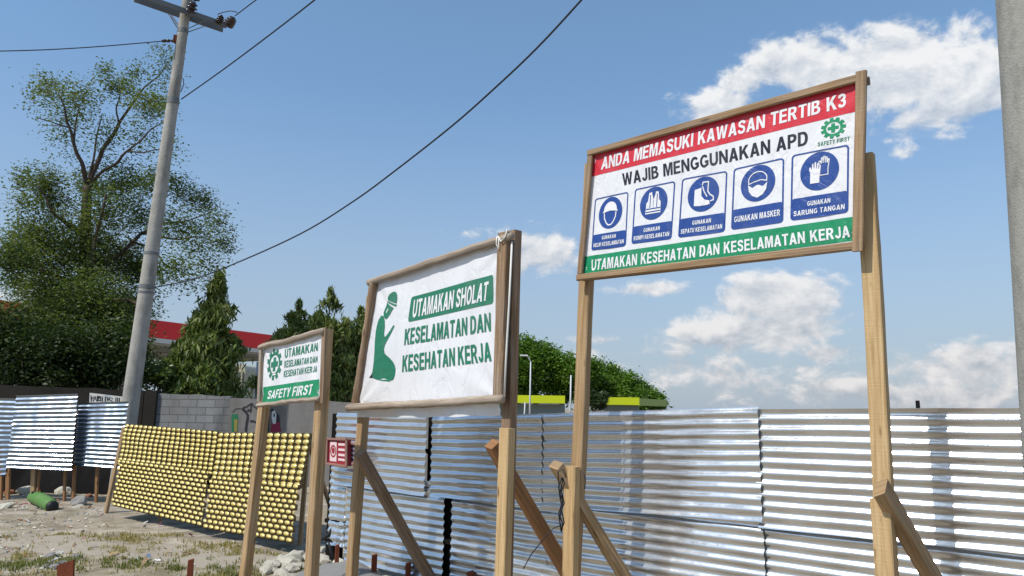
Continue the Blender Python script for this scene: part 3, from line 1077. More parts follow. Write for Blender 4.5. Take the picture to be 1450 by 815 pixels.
# (corner pixels bl, br, tr, tl of each pictogram plate; top of the blue caption; circle centre and radius; caption)
PLATES = [
    (((95, 675), (220, 658), (229, 461), (108, 487)), .30, 'helmet', ['GUNAKAN', 'HELM KESELAMATAN']),
    (((240, 651), (384, 632), (398, 422), (252, 452)), .315, 'vest', ['GUNAKAN', 'ROMPI KESELAMATAN']),
    (((407, 628), (577, 606), (586, 385), (422, 415)), .315, 'boots', ['GUNAKAN', 'SEPATU KESELAMATAN']),
    (((599, 600), (788, 573), (791, 338), (608, 379)), .325, 'mask', ['GUNAKAN MASKER']),
    (((813, 567), (1022, 537), (1025, 290), (818, 330)), .325, 'glove', ['GUNAKAN', 'SARUNG TANGAN']),
]
for corners, cap, kind, words in PLATES:
    f = B.warp(B.pxq(*[z1(*c) for c in corners]))
    B.shape(m_blue, [rrect(0, 0, 1, 1, .07, .055), rrect(.03, .02, .97, .978, .05, .04)], f, 0.0020)
    B.rgrid(m_blue, f, .008, .008, .992, cap, .06, .05, 0.0020)
    cy, rr = cap + (1 - cap) * .53, (1 - cap) * .425
    asp = 1.17
    cf = lambda a, b, cy=cy, rr=rr: f(.5 + a * rr * asp, cy + b * rr)
    B.disc(m_blue, cf, 0.0020)
    e = 0.0042
    if kind == 'helmet':
        dome = arc(0, .18, .55, .52, 0, 180, 16)
        B.shape(m_print, [dome + [(-.62, .12), (-.62, .04), (-.3, .10), (0, .14), (.3, .10), (.62, .04), (.62, .12)]], cf, e)
        B.shape(m_print, [stroke([(-.50, .02), (-.47, -.30), (-.3, -.60), (-.12, -.76), (.12, -.76), (.3, -.60), (.47, -.30), (.50, .02)], .08)], cf, e)
    elif kind == 'vest':
        B.shape(m_print, [[(-.55, -.62), (-.52, .05), (-.40, .18), (-.34, .66), (-.14, .70), (0, .30), (.14, .70), (.34, .66), (.40, .18), (.52, .05), (.55, -.62)]], cf, e)
        B.shape(m_blue, [rrect(-.52, -.36, .52, -.29, .01)], cf, e + .0008)
        B.shape(m_blue, [rrect(-.52, -.54, .52, -.47, .01)], cf, e + .0008)
        for sx in (-.27, .22):
            B.shape(m_blue, [rrect(sx, -.27, sx + .06, .55, .01)], cf, e + .0008)
        B.shape(m_blue, [stroke([(-.12, .66), (0, .26), (.12, .66)], .05)], cf, e + .0008)
        B.shape(m_blue, [stroke([(0, .2), (0, -.27)], .03)], cf, e + .0008)
    elif kind == 'boots':
        B.shape(m_print, [[(-.55, -.62), (-.55, .30), (-.12, .38), (-.10, -.10), (.12, -.34), (.42, -.42), (.46, -.62), (.30, -.66), (-.2, -.66)]], cf, e)
        B.shape(m_print, [stroke([(-.08, .52), (-.02, .68), (.32, .66), (.30, .12), (.46, -.10), (.66, -.22), (.68, -.42), (.48, -.46)], .07)], cf, e)
        B.shape(m_print, [stroke([(-.06, .46), (.08, .1), (.28, -.2)], .06)], cf, e + .0004)
    elif kind == 'mask':
        B.shape(m_print, [stroke(arc(0, .12, .56, .52, 160, 20, 12) + [(.52, .06), (.2, .16), (-.2, .10), (-.52, .02), (-.53, .3)], .055)], cf, e)
        B.shape(m_print, [[(-.56, -.02), (-.5, -.40), (-.30, -.66), (0, -.80), (.30, -.66), (.5, -.40), (.56, -.02), (.30, -.22), (.06, -.10), (-.06, -.10), (-.30, -.22)]], cf, e)
    elif kind == 'glove':
        def hand(ox, oy, s_, mir=1):
            pts = [(-.26, -.55), (-.26, .12), (-.33, .20), (-.31, .38), (-.24, .38), (-.19, .22), (-.17, .24), (-.17, .56), (-.09, .58), (-.06, .26), (-.04, .26), (-.02, .64), (.06, .64), (.08, .26), (.10, .26),
                   (.13, .58), (.20, .56), (.20, .24), (.22, .22), (.27, .44), (.33, .42), (.30, .10), (.26, -.10), (.26, -.55)]
            return [(ox + x * s_ * mir, oy + y * s_) for x, y in pts]
        B.shape(m_print, [hand(-.22, -.10, .92)], cf, e)
        q = hand(.24, .20, .80)
        inner = [(.24 + (x - .24) * .72, .20 + (y - .20) * .80 - .02) for x, y in q]
        B.shape(m_print, [stroke([q[i] for i in range(len(q))] + [q[0]], .045)], cf, e - .0006)
    if len(words) == 1:
        B.text(m_print, words[0], [f(.06, .115), f(.94, .115), f(.94, .21), f(.06, .21)], 0.0040, .13, .4)
    else:
        B.text(m_print, words[0], [f(.30, .185), f(.70, .185), f(.70, .255), f(.30, .255)], 0.0040, .13, .4)
        B.text(m_print, words[1], [f(.06, .06), f(.94, .06), f(.94, .135), f(.06, .135)], 0.0040, .13, .4)
# greenish oblique strokes at the lower right corner, as printed
for k in range(3):
    a = 1000 + k * 17
    B.quad(m_teal, B.pxq(z1(a, 634 - k * 2), z1(a + 7, 633 - k * 2), z1(a + 40 - k * 6, 600), z1(a + 33 - k * 6, 601)), 0.0022, 4, 4)
BM = [M['v_white'], M['v_red'], M['v_green'], M['v_blue'], M['v_black'], M['v_print'], M['v_teal']]
B.mb.build('banner', BM, sign1)


def rail(name, a, b, w, h, n, mat, parent, off=0.02, round_=False, **kw):
    mb = MB()
    a, b = a + n * off, b + n * off
    if round_:
        k = 40
        pts, rad = [], []
        s_ = random.random() * 90
        for i in range(k + 1):
            t = i / k
            p = a.lerp(b, t) + Vector((0, 0, 1)) * (.018 * noise.noise((t * 3, s_, 0)) + .006 * noise.noise((t * 11, s_, 0))) + n * (.010 * noise.noise((t * 4, s_, 5)))
            pts.append(p)
            rad.append(w / 2 * (1 + .16 * noise.noise((t * 6, s_, 2)) + .14 * max(0, noise.noise((t * 17, s_, 6)))))
        mb.tube(pts, rad, 10, 0, 0.06)
    else:
        mb.bar(a, b, w, h, (b - a).cross(n), **kw)
    return mb.build(name, mat, parent)


wv = 0.048
up = Vector((0, 0, 1))
iu = (TR - TL).normalized()
rail('frame_rail', TL + (TL - TR).normalized() * -.0 - up * wv * .5, TR - up * wv * .5, wv, .03, N1, M['wood_frame'], sign1, .022)
rail('frame_rail', BL + up * wv * .5, BR + up * wv * .5, wv, .03, N1, M['wood_frame'], sign1, .022)
rail('frame_rail', TL - up * .052 + iu * .024, BL + up * .052 + iu * .024, wv, .028, N1, M['wood_frame'], sign1, .024)
rail('frame_rail', TR + up * .012 - iu * .026, BR - up * .012 - iu * .026, .06, .03, N1, M['wood_frame'], sign1, .026)
# battens behind the cloth
rail('back_batten', TL - up * .03 + iu * .02, TR - up * .03 - iu * .0, .05, .035, N1, M['wood_old'], sign1, -.032)
rail('back_batten', BL + up * .03 + iu * .02, BR + up * .03 - iu * .02, .05, .035, N1, M['wood_old'], sign1, -.032)


def post(parent, a_px, b_px, P, n, d, off, mat, wd=.102, dp=.074, zb=-0.12, **kw):
    pl_ = P - n * off
    a = on_plane(*a_px, pl_, n)
    b = to_ground(a, on_plane(*b_px, pl_, n), zb)
    mb = MB()
    mb.bar(b, a, wd, dp, d, **kw)
    mb.build('post', mat, parent)
    return a, b


post(sign1, (838, 232), (812, 815), A_R, N1, D1, .092, M['wood_tan'], wd=.10)
post(sign1, (1225, 219), (1257, 815), A_R, N1, D1, .092, M['wood_new'], wd=.098, dp=.07)
post(sign1, (811, 660), (807, 815), A_R, N1, D1, .002, M['wood_new'], wd=.10, dp=.075)
post(sign1, (1247, 706), (1255, 815), A_R, N1, D1, .012, M['wood_new'], wd=.10, dp=.075)


def brace(parent, a_px, Ya, b_px, Yb, mat, w=.07, h=.10, side=None, zb=-0.08, **kw):
    a = at(*a_px, Ya)
    b = to_ground(a, at(*b_px, Yb), zb)
    mb = MB()
    mb.bar(b, a, w, h, side, **kw)
    mb.build('brace', mat, parent)


brace(sign1, (787, 658), 5.60, (884, 815), 5.86, M['wood_tan'], .07, .085, D1, cut1=.02)
brace(sign1, (1247, 690), 4.08, (1318, 815), 4.45, M['wood_tan'], .075, .10, D1, cut1=-.02)
# black cable ties and a twist of wire round the left post
mb = MB()
P0 = at(797, 676, 5.45)
for k in range(3):
    r_ = [P0 + Vector((.012 * math.sin(i * 2.1 + k) - .01 * k, .01 * math.cos(i * 1.7 + k), -.045 * i * (1 + .2 * k))) for i in range(9 - k)]
    mb.tube(r_, .0055, 6)
mb.tube([at(798, 742, 5.42), at(783, 748, 5.40), at(768, 765, 5.40), at(752, 785, 5.42), at(741, 805, 5.45)], .004, 6)
mb.tube([at(792, 690, 5.45), at(790, 668, 5.45), at(797, 664, 5.45), at(802, 676, 5.44)], .005, 6)
mb.tube([at(826, 668, 5.50), at(829, 678, 5.50), at(828, 692, 5.50)], .004, 6)
mb.build('cable_tie', M['black'], sign1)

# ------------------------------------------------------------------ the white signboard with the kneeling figure
YR2, YL2 = 5.45, 7.0
A2, A2l = at(718, 450, YR2), at(515, 490, YL2)
D2, N2 = sign_plane(A2, A2l)
TL2, TR2, BR2, BL2 = (put(*p, A2, N2) for p in ((529, 396), (722, 334), (713, 571), (503, 579)))
b1 = to_ground(put(513, 590, A2, N2), put(497, 800, A2, N2), 0)
b2 = to_ground(put(728, 330, A2, N2), put(716, 815, A2, N2), 0)
sign2 = thing('prayer_signboard', (b1 + b2) / 2, 'white signboard with green kneeling figure, framed in weathered grey poles', 'signboard')
B = Banner(TL2, TR2, BR2, BL2, 0.013, 9.1, None)


def z2(x, y):
    return (520 + x / 4.795, 380 + y / 4.794)


def cloth2(a, b):
    u = .018 + .955 * a
    v = -.075 + 1.05 * b
    p = B.P(u, v)
    if v < 0.02:
        k = (.02 - v) / .095
        p += B.n * (-.02 * k + .016 * k * math.sin(u * 19)) + Vector((0, 0, 1)) * (.022 * k * noise.noise((u * 6, 2, 1)) + .03 * k * abs(u - .5))
    return p


B.mb.grid(cloth2, 90, 60, 0, True)
q = B.pxq(z2(275, 363), z2(857, 237), z2(861, 40), z2(298, 193))
f = B.warp(q)
B.rgrid(m_teal, f, 0, 0, 1, 1, .025, .09, 0.003, 50, 10)
tq = [f(.055, .13), f(.945, .15), f(.955, .80), f(.045, .84)]
B.text(m_print, 'UTAMAKAN SHOLAT', tq, 0.006, .09, .32, .06)
B.text(m_teal, 'KESELAMATAN DAN', B.pxq(z2(250, 520), z2(840, 424), z2(838, 298), z2(258, 410)), 0.004, .09, .30)
B.text(m_teal, 'KESEHATAN KERJA', B.pxq(z2(238, 703), z2(846, 628), z2(836, 498), z2(242, 590)), 0.004, .09, .30)
fig = [(100, 318), (80, 345), (68, 380), (58, 430), (52, 500), (50, 570), (46, 640), (40, 690), (36, 738), (62, 752), (100, 762), (150, 766), (180, 752), (190, 720), (194, 690), (190, 660), (176, 632),
       (155, 606), (134, 588), (122, 575), (118, 545), (124, 520), (134, 500), (150, 470), (170, 432), (188, 392), (186, 382), (176, 392), (160, 420), (146, 440), (134, 456), (120, 466), (118, 440), (122, 395), (120, 350), (112, 322)]
head = [(136, 232), (128, 256), (120, 275), (112, 300), (114, 325), (124, 343), (136, 340), (146, 325), (156, 312), (170, 285), (182, 268), (166, 258), (150, 246)]
cap = [(140, 214), (142, 195), (152, 178), (168, 164), (186, 156), (198, 160), (206, 178), (206, 205), (203, 236), (185, 232), (160, 222)]
brim = [(134, 226), (139, 219), (160, 229), (186, 240), (203, 245), (199, 258), (182, 252), (156, 240)]
for poly in (fig, head, cap, brim):
    B.shape(m_teal, [B.pxq(*[z2(*p) for p in poly])], lambda a, b: (a, b), 0.0035)
B.shape(m_black, [B.pxq(*[z2(*p) for p in ((16, 742), (34, 716), (37, 700), (39, 742))])], lambda a, b: (a, b), 0.0035)
B.shape(m_print, [B.pxq(*[z2(*p) for p in ((128, 300), (134, 300), (146, 272), (141, 270))])], lambda a, b: (a, b), 0.0055)
B.mb.build('banner', BM, sign2)
iu2 = (TR2 - TL2).normalized()
rail('frame_rail', TL2 - iu2 * .02 - up * .03, TR2 + iu2 * .06 - up * .02, .062, .05, N2, M['wood_grey'], sign2, .035, True)
rail('frame_rail', BL2 - iu2 * .06 + up * .02, BR2 + iu2 * .03 + up * .03, .066, .05, N2, M['wood_grey'], sign2, .04, True)
rail('frame_rail', TL2 - up * .04 + iu2 * .05, BL2 + up * .0 + iu2 * .02, .075, .05, N2, M['wood_old'], sign2, .02, True)
rail('frame_rail', TR2 + up * .03 - iu2 * .035, BR2 + up * .0 - iu2 * .025, .10, .045, N2, M['wood_old'], sign2, .025, jit=.003)
post(sign2, (527, 420), (499, 800), A2, N2, D2, .075, M['wood_tan'], wd=.105, dp=.08)
post(sign2, (728, 327), (715, 815), A2, N2, D2, .075, M['wood_old'], wd=.10, dp=.075)
post(sign2, (718, 606), (712, 815), A2, N2, D2, .0, M['wood_new'], wd=.105, dp=.07)
brace(sign2, (509, 641), 6.84, (607, 815), 7.42, M['wood_old'], .07, .10, D2, cut1=.012)
brace(sign2, (697, 628), 5.64, (796, 800), 5.98, M['wood_red'], .07, .10, D2, cut1=.015)
mb = MB()
c0 = TR2 + N2 * .07
mb.tube([c0 - iu2 * .06 + up * .0, c0 - iu2 * .02 - up * .05, c0 + iu2 * .03 - up * .02, c0 + iu2 * .05 + up * .03], .006, 6)
mb.tube([on_plane(725, 342, A2 + N2 * .02, N2), on_plane(721, 430, A2 + N2 * .02, N2), on_plane(717, 500, A2 + N2 * .02, N2), on_plane(714, 562, A2 + N2 * .02, N2)], .008, 6)
mb.tube([c0 - iu2 * .07 - up * .0, c0 - iu2 * .075 - up * .06, c0 - iu2 * .05 - up * .10, c0 - iu2 * .045 - up * .02], .005, 6)
mb.build('cord', M['cord_white'], sign2)

# ------------------------------------------------------------------ the small signboard
YR3, YL3 = 6.0, 6.9
A3, A3l = at(464, 520, YR3), at(370, 530, YL3)
D3, N3 = sign_plane(A3, A3l)


def z3(x, y):
    return (350 + x / 5.433, 450 + y / 5.433)


TL3, TR3, BR3, BL3 = (put(*z3(*p), A3, N3) for p in ((118, 212), (606, 82), (580, 645), (98, 682)))
b1 = to_ground(put(375, 578, A3, N3), put(345, 815, A3, N3), 0)
b2 = to_ground(put(465, 466, A3, N3), put(440, 815, A3, N3), 0)
sign3 = thing('small_signboard', (b1 + b2) / 2, 'smallest signboard, white and green with a cogwheel and cross emblem, on leaning timber posts', 'signboard')
B = Banner(TL3, TR3, BR3, BL3, 0.008, 5.7, None)
B.cloth(m_white, 0.03, 0.965, 0.02, 0.97, 0, 70, 36)
B.quad(m_green, B.pxq(z3(118, 656), z3(548, 628), z3(556, 470), z3(126, 532)), 0.0015, 40, 10)
B.text(m_teal, 'UTAMAKAN', B.pxq(z3(293, 310), z3(546, 252), z3(549, 188), z3(296, 240)), 0.002, .10)
B.text(m_teal, 'KESELAMATAN DAN', B.pxq(z3(288, 384), z3(542, 340), z3(545, 292), z3(291, 330)), 0.002, .11)
B.text(m_teal, 'KESEHATAN KERJA', B.pxq(z3(283, 458), z3(538, 414), z3(540, 366), z3(286, 406)), 0.002, .11)
B.text(m_print, 'SAFETY FIRST', B.pxq(z3(155, 624), z3(500, 588), z3(510, 508), z3(165, 560)), 0.003, .09, .32, .12)
gq = B.pxq(z3(150, 492), z3(268, 466), z3(274, 222), z3(158, 246))
gw = B.warp(gq)
g3 = lambda a, b: gw(a * .5 + .5, b * .5 + .5)
B.shape(m_teal, [gear_contours(11, .76), circ(.58)], g3, 0.002)
B.shape(m_teal, [plus(.44, .17)], g3, 0.0022)
B.mb.build('banner', BM, sign3)
iu3 = (TR3 - TL3).normalized()
rail('frame_rail', TL3 - up * .02, TR3 - up * .02, .05, .035, N3, M['wood_grey'], sign3, .022, True)
rail('frame_rail', BL3 + up * .02, BR3 + up * .03 - iu3 * .02, .042, .035, N3, M['wood_grey'], sign3, .022, True)
rail('frame_rail', TL3 - up * .045 + iu3 * .025, BL3 + up * .045 + iu3 * .02, .046, .03, N3, M['wood_grey'], sign3, .02)
rail('frame_rail', TR3 + up * .01 - iu3 * .012, BR3 - up * .01 - iu3 * .01, .055, .022, N3, M['wood_old'], sign3, .006)
post(sign3, (384, 490), (347, 815), A3, N3, D3, .065, M['wood_tan'], wd=.095, dp=.08)
post(sign3, (462, 466), (441, 815), A3, N3, D3, .065, M['wood_tan'], wd=.105, dp=.08)

def on_ground(px, py, z=0.0):
    d = ray(px, py)
    return EYE + d * ((z - EYE.z) / d.z)


# ------------------------------------------------------------------ corrugated sheets on stilts, far left
stilt = thing('stilt_fence', Vector((-10.5, 13.6, 0)), 'three bluish corrugated sheets raised on thin stilts in front of the dark wall', 'fence')
SH = [((-55, 562), (24, 564), (8, 672), (-70, 674), 13.75, 13.65, 16), ((23, 560), (110, 557), (101, 666), (9, 662), 13.5, 13.45, 17), ((111, 570), (182, 568), (168, 663), (104, 658), 13.6, 13.5, 15)]
for k, (tl, tr, br, bl, ya, yb, n) in enumerate(SH):
    mb = MB()
    sheet(mb, at(*bl, ya), at(*br, yb), at(*tr, yb), at(*tl, ya), n, 0.012, 40, 20 + k, 8, 0.003)
    mb.build('sheet', M['zinc_blue'], stilt)
for (x0, y0, x1, y1, wd, mt) in ((-4, 640, -5, 696, .05, 'wood_tan'), (3, 600, 1, 693, .06, 'wood_red'), (14, 600, 11, 695, .07, 'wood_red'), (50, 600, 47, 692, .08, 'wood_tan'), (57, 650, 54, 690, .03, 'wood_red'), (93, 600, 91, 703, .04, 'wood_red'),
                                 (108, 600, 104, 702, .05, 'wood_red'), (141, 600, 136, 706, .05, 'wood_red'), (166, 640, 158, 716, .045, 'wood_tan')):
    yy = 13.72
    a = at(x0, y0, yy)
    b = to_ground(a, at(x1, y1, yy - .05), -.1)
    mb = MB()
    mb.bar(b, a, wd, .05, (1, 0, 0))
    mb.build('leg', M[mt], stilt)
for y in (585, 645):
    mb = MB()
    mb.bar(at(-60, y, 13.74), at(178, y - 2, 13.66), .05, .05, (0, 0, 1))
    mb.build('rail', M['wood_old'], stilt)

# near-black heap added to stand for the shade under the sheets
tp_ = thing('dark_shade_heap', Vector((-9.6, 15.3, 0)), 'near-black heap added as shade at the wall foot behind the stilt sheets', 'shade heap')
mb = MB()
def shade_heap(u, v):
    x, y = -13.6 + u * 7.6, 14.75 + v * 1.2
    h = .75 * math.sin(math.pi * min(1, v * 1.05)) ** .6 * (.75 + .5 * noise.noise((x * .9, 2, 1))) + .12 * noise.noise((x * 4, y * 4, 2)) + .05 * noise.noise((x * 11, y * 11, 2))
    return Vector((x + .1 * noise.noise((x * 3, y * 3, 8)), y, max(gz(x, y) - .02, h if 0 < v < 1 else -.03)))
mb.grid(shade_heap, 120, 26)
mb.build('heap_surface', M['shade_heap'], tp_)

# ------------------------------------------------------------------ golden embossed panels
gold_f = thing('golden_panel_fence', Vector((-4.6, 10.8, 0)), 'leaning fence of four golden yellow embossed metal panels', 'fence')


def emboss(mb, c00, c10, c11, c01, nc, nr, amp, stagger, sd):
    c00, c10, c11, c01 = map(Vector, (c00, c10, c11, c01))
    n = (c10 - c00).cross(c01 - c00).normalized()
    if n.dot(EYE - c00) < 0:
        n = -n

    def fn(u, v):
        p = c00.lerp(c10, u).lerp(c01.lerp(c11, u), v)
        row = math.floor(v * nr)
        sh = .5 * (row % 2) if stagger else 0
        a = abs(math.sin(math.pi * (u * nc + sh)))
        b = abs(math.sin(math.pi * v * nr))
        h = amp * (a ** .48) * (.06 + .94 * b ** .5)
        h += .03 * noise.noise((u * 2 + sd, v * 2, sd))
        return p + n * h
    k0 = len(mb.f)
    mb.grid(fn, nc * 8, nr * 7, 0, True)
    # shade in the hollows between pressed bumps, painted as a dark face colour
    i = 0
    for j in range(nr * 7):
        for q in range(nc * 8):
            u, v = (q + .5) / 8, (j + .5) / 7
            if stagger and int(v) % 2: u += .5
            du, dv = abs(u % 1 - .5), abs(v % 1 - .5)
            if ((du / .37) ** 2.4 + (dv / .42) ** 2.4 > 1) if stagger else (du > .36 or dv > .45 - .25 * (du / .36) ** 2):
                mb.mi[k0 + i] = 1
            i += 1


PAN = [((180, 600, 12.4), (311, 611, 11.0), (303, 674, 10.85), (168, 659, 12.2), 19, 10, False),
       ((171, 651, 12.14), (299, 667, 10.79), (288, 746, 10.3), (160, 716, 11.75), 18, 12, True),
       ((309, 612, 11.05), (441, 613, 9.75), (428, 692, 9.5), (302, 682, 10.8), 14, 9, False),
       ((303, 673, 10.74), (425, 686, 9.42), (416, 770, 9.05), (289, 748, 10.28), 15, 11, True)]
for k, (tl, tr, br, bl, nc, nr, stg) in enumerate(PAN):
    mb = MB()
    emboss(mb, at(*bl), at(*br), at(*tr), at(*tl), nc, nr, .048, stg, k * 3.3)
    mb.build('panel', [M['gold'], M['groove_shade']], gold_f)
for (tx, ty, bx, by, yy) in ((176, 605, 152, 716, 12.5), (243, 610, 228, 730, 11.8), (308, 616, 294, 748, 11.2), (375, 616, 360, 755, 10.6), (437, 616, 425, 770, 9.95)):
    a = at(tx, ty, yy)
    mb = MB()
    mb.bar(to_ground(a, at(bx, by, yy - .3), -.1), a, .05, .07, (1, 0, 0))
    mb.build('post', M['wood_tan'], gold_f)
for (tx, ty, yy, bx, by, y2) in ((436, 622, 9.9, 462, 700, 10.6),):
    a = at(tx, ty, yy)
    mb = MB()
    mb.bar(to_ground(a, at(bx, by, y2), -.1), a, .05, .06, (1, 0, 0))
    mb.build('brace', M['wood_tan'], gold_f)

# ------------------------------------------------------------------ block wall behind
WY = 16.6
wl = thing('block_wall', Vector((-8, WY + .1, 0)), 'long block and render wall with black graffiti behind the golden panels', 'wall')


def wall_seg(name, x0, y0, x1, y1, mat, th=.18, dy=0.0, z0=-.1):
    a, b = at(x0, y0, WY + dy), at(x1, y1, WY + dy)
    mb = MB()
    n = 24
    prof = []
    for i in range(n + 1):
        t = i / n
        p = a.lerp(b, t)
        p.z += .03 * noise.noise((p.x * 2.5, 3, 1)) + .015 * noise.noise((p.x * 9, 3, 1))
        prof.append(p)
    vs, fs, us = [], [], []
    for p in prof:
        vs += [(p.x, p.y, z0), (p.x, p.y, p.z), (p.x, p.y + th, p.z), (p.x, p.y + th, z0)]
    for i in range(n):
        for j in range(3):
            q = (i * 4 + j, (i + 1) * 4 + j, (i + 1) * 4 + j + 1, i * 4 + j + 1)
            fs.append(q)
            us.append([(vs[r][0], vs[r][2] + (vs[r][1] - WY)) for r in q])
    for q in ((0, 1, 2, 3), (n * 4 + 3, n * 4 + 2, n * 4 + 1, n * 4)):
        fs.append(q)
        us.append([(vs[r][1], vs[r][2]) for r in q])
    mb.add(vs, fs, 0, us)
    return mb


wall_seg('rendered_panel', -420, 528, 204, 553, None, dy=-.02).build('rendered_panel', M['render_dark'], wl)  # wall colour carries the shade of the tree
wall_seg('block_panel', 204, 556, 326, 561, None, dy=.02).build('block_panel', M['blocks'], wl)
wall_seg('pillar', 205, 552, 222, 553, None, dy=-.05, th=.28).build('pillar', M['render_dark'], wl)
mbw = wall_seg('painted_panel', 326, 563, 620, 574, None)
yw = WY - .004


def wall_shape(mb, pts, mat, dy=0.0):
    pts3 = [at(x, y, yw - dy) for x, y in pts]
    tris = tessellate_polygon([[Vector((p.x, p.z, 0)) for p in pts3]])
    mb.add(pts3, [tuple(t) for t in tris], mat)


zs = lambda x, y: (290 + x / 10.19, 560 + y / 10.19)
wall_shape(mbw, [zs(*p) for p in ((385, 265), (480, 270), (475, 520), (385, 520))], 2)
wall_shape(mbw, [zs(*p) for p in ((425, 340), (470, 345), (465, 520), (425, 520))], 3, .002)
for pts, t in (([(560, 170), (555, 205), (585, 230), (620, 280), (615, 340), (600, 420), (590, 520)], 34), ([(560, 165), (600, 160), (640, 130), (680, 110), (700, 150), (760, 190), (800, 215)], 16),
               ([(670, 120), (665, 180), (660, 245)], 18), ([(600, 215), (630, 225), (640, 200), (615, 195)], 14), ([(400, 240), (425, 205), (460, 185), (510, 185), (550, 195)], 9),
               ([(760, 330), (760, 430), (745, 520)], 26), ([(650, 370), (700, 365), (740, 390)], 26), ([(880, 230), (900, 320), (890, 430), (900, 520)], 60), ([(955, 200), (1000, 240), (1050, 300), (1060, 420)], 50)):
    wall_shape(mbw, [zs(*p) for p in stroke(pts, t)], 1, .004)
wall_shape(mbw, [zs(*p) for p in ((960, 400), (1080, 380), (1100, 520), (950, 530))], 4, .006)
wall_shape(mbw, [zs(*p) for p in ((970, 230), (1010, 210), (1035, 270), (1025, 400), (985, 410), (965, 320))], 5, .008)
wall_shape(mbw, [zs(*p) for p in ((990, 260), (1010, 255), (1012, 300), (992, 310))], 1, .010)
mbw.build('painted_panel', [M['render_light'] if 'render_light' in M else M['blocks'], M['mural_black'], M['mural_green'], M['mural_ochre'], M['mural_red'], M['mural_white']], wl)

# small lettered board standing between the stilt sheets and the wall; the letters are cut off by the sheet
lb = thing('lettered_board', at(148, 590, 15.6), 'narrow white board with black lettering between sheet top and utility pole', 'sign')
mb = MB()
q = [at(126, 580, 15.5), at(178, 582, 15.5), at(178, 562, 15.5), at(127, 556, 15.5)]
ny = Vector((0, 1, 0))
for yo, rev in ((0, False), (.03, True)):
    vs = [p + ny * yo for p in q]
    mb.add(vs, [(3, 2, 1, 0) if rev else (0, 1, 2, 3)], 0)
mb.add([q[0], q[1], q[2], q[3]] + [p + ny * .03 for p in q], [(0, 4, 5, 1), (1, 5, 6, 2), (2, 6, 7, 3), (3, 7, 4, 0)], 0)
zb_ = lambda x, y: (110 + x / 16.1, 550 + y / 16.1)
for pts in ([(300, 150), (305, 300)], [(345, 190), (310, 240)], [(370, 170), (375, 230), (345, 290)], [(405, 175), (410, 240), (440, 290)], [(440, 170), (520, 185), (520, 270), (450, 270), (445, 180)], [(560, 175), (555, 300)],
            [(630, 180), (625, 300)], [(665, 180), (690, 290)], [(740, 190), (700, 240), (790, 290)], [(760, 215), (800, 230)], [(870, 195), (865, 300)], [(910, 200), (905, 300)], [(950, 205), (945, 300)]):
    sp_ = [at(*zb_(*p), 15.495) for p in stroke(pts, 20)]
    tris = tessellate_polygon([[Vector((p.x, p.z, 0)) for p in sp_]])
    mb.add(sp_, [tuple(t) for t in tris], 1)
mb.build('board', [M['fascia_white'], M['black']], lb)

# ------------------------------------------------------------------ utility pole
PY = 14.9
pole = thing('utility_pole', on_ground(166, 690), 'tall leaning grey utility pole with double crossarm and dark insulators', 'utility pole')
pc = lambda y: (265 - .1405 * y, y)
ptop, pbot = at(*pc(-95), PY), at(*pc(698), PY)
pbot = to_ground(ptop, pbot, -.2)
mb = MB()
pts = [pbot.lerp(ptop, i / 24) for i in range(25)]
rb, rt_ = 12.6 * PY / F_PX, 6.1 * PY / F_PX
mb.tube(pts, [rb + (rt_ - rb) * (i / 24) for i in range(25)], 20)
mb.build('shaft', M['concrete'], pole)


def pole_at(y):
    return at(*pc(y), PY)


def pole_r(p):
    t = (p - pbot).length / (ptop - pbot).length
    return rb + (rt_ - rb) * t


pax = (ptop - pbot).normalized()
for y, hh in ((44, .05), (143, .07), (359, .03), (406, .04), (414, .02)):
    p = pole_at(y)
    mb = MB()
    mb.tube([p - pax * hh, p + pax * hh], pole_r(p) + .008, 20, smooth=False)
    mb.build('clamp_band', M['steel'], pole)
mb = MB()
p = pole_at(57)
mb.box(p + Vector((-pole_r(p) + .005, -.05, 0)), .07, .09, .17)
mb.build('wire_bracket', M['rust'], pole)
ca, cb = at(192, -5, 14.2), at(318, 39, 15.4)
cdir = (cb - ca).normalized()
cper = Vector((-cdir.y, cdir.x, 0)).normalized()
if cper.y > 0: cper = -cper
for s_ in (-1, 1):
    mb = MB()
    mb.bar(ca + cper * .115 * s_, cb + cper * .115 * s_, .05, .12, cper, .004)
    arm = mb.build('crossarm', M['steel'], pole)
for (x0, y0, x1, y1, s_) in ((231, 14, 251, 44, 1), (245, 18, 262, 43, -1), (288, 32, 262, 44, 1), (292, 34, 268, 43, -1)):
    mb = MB()
    mb.bar(at(x0, y0, PY) + cper * .12 * s_, at(x1, y1, PY) + cper * .10 * s_, .035, .012, cper, .002)
    mb.build('brace', M['steel'], pole)


def insulator(c, axis_, r, L, parent):
    mb = MB()
    prof = [(0, .25), (.06, .5), (.10, 1), (.22, .96), (.26, .55), (.36, .55), (.40, .92), (.52, .88), (.56, .5), (.66, .5), (.70, .78), (.82, .72), (.88, .4), (1, .3)]
    mb.tube([c + axis_ * (t - .5) * L for t, _ in prof], [r * k for _, k in prof], 16)
    return mb.build('insulator', M['porcelain'], parent)


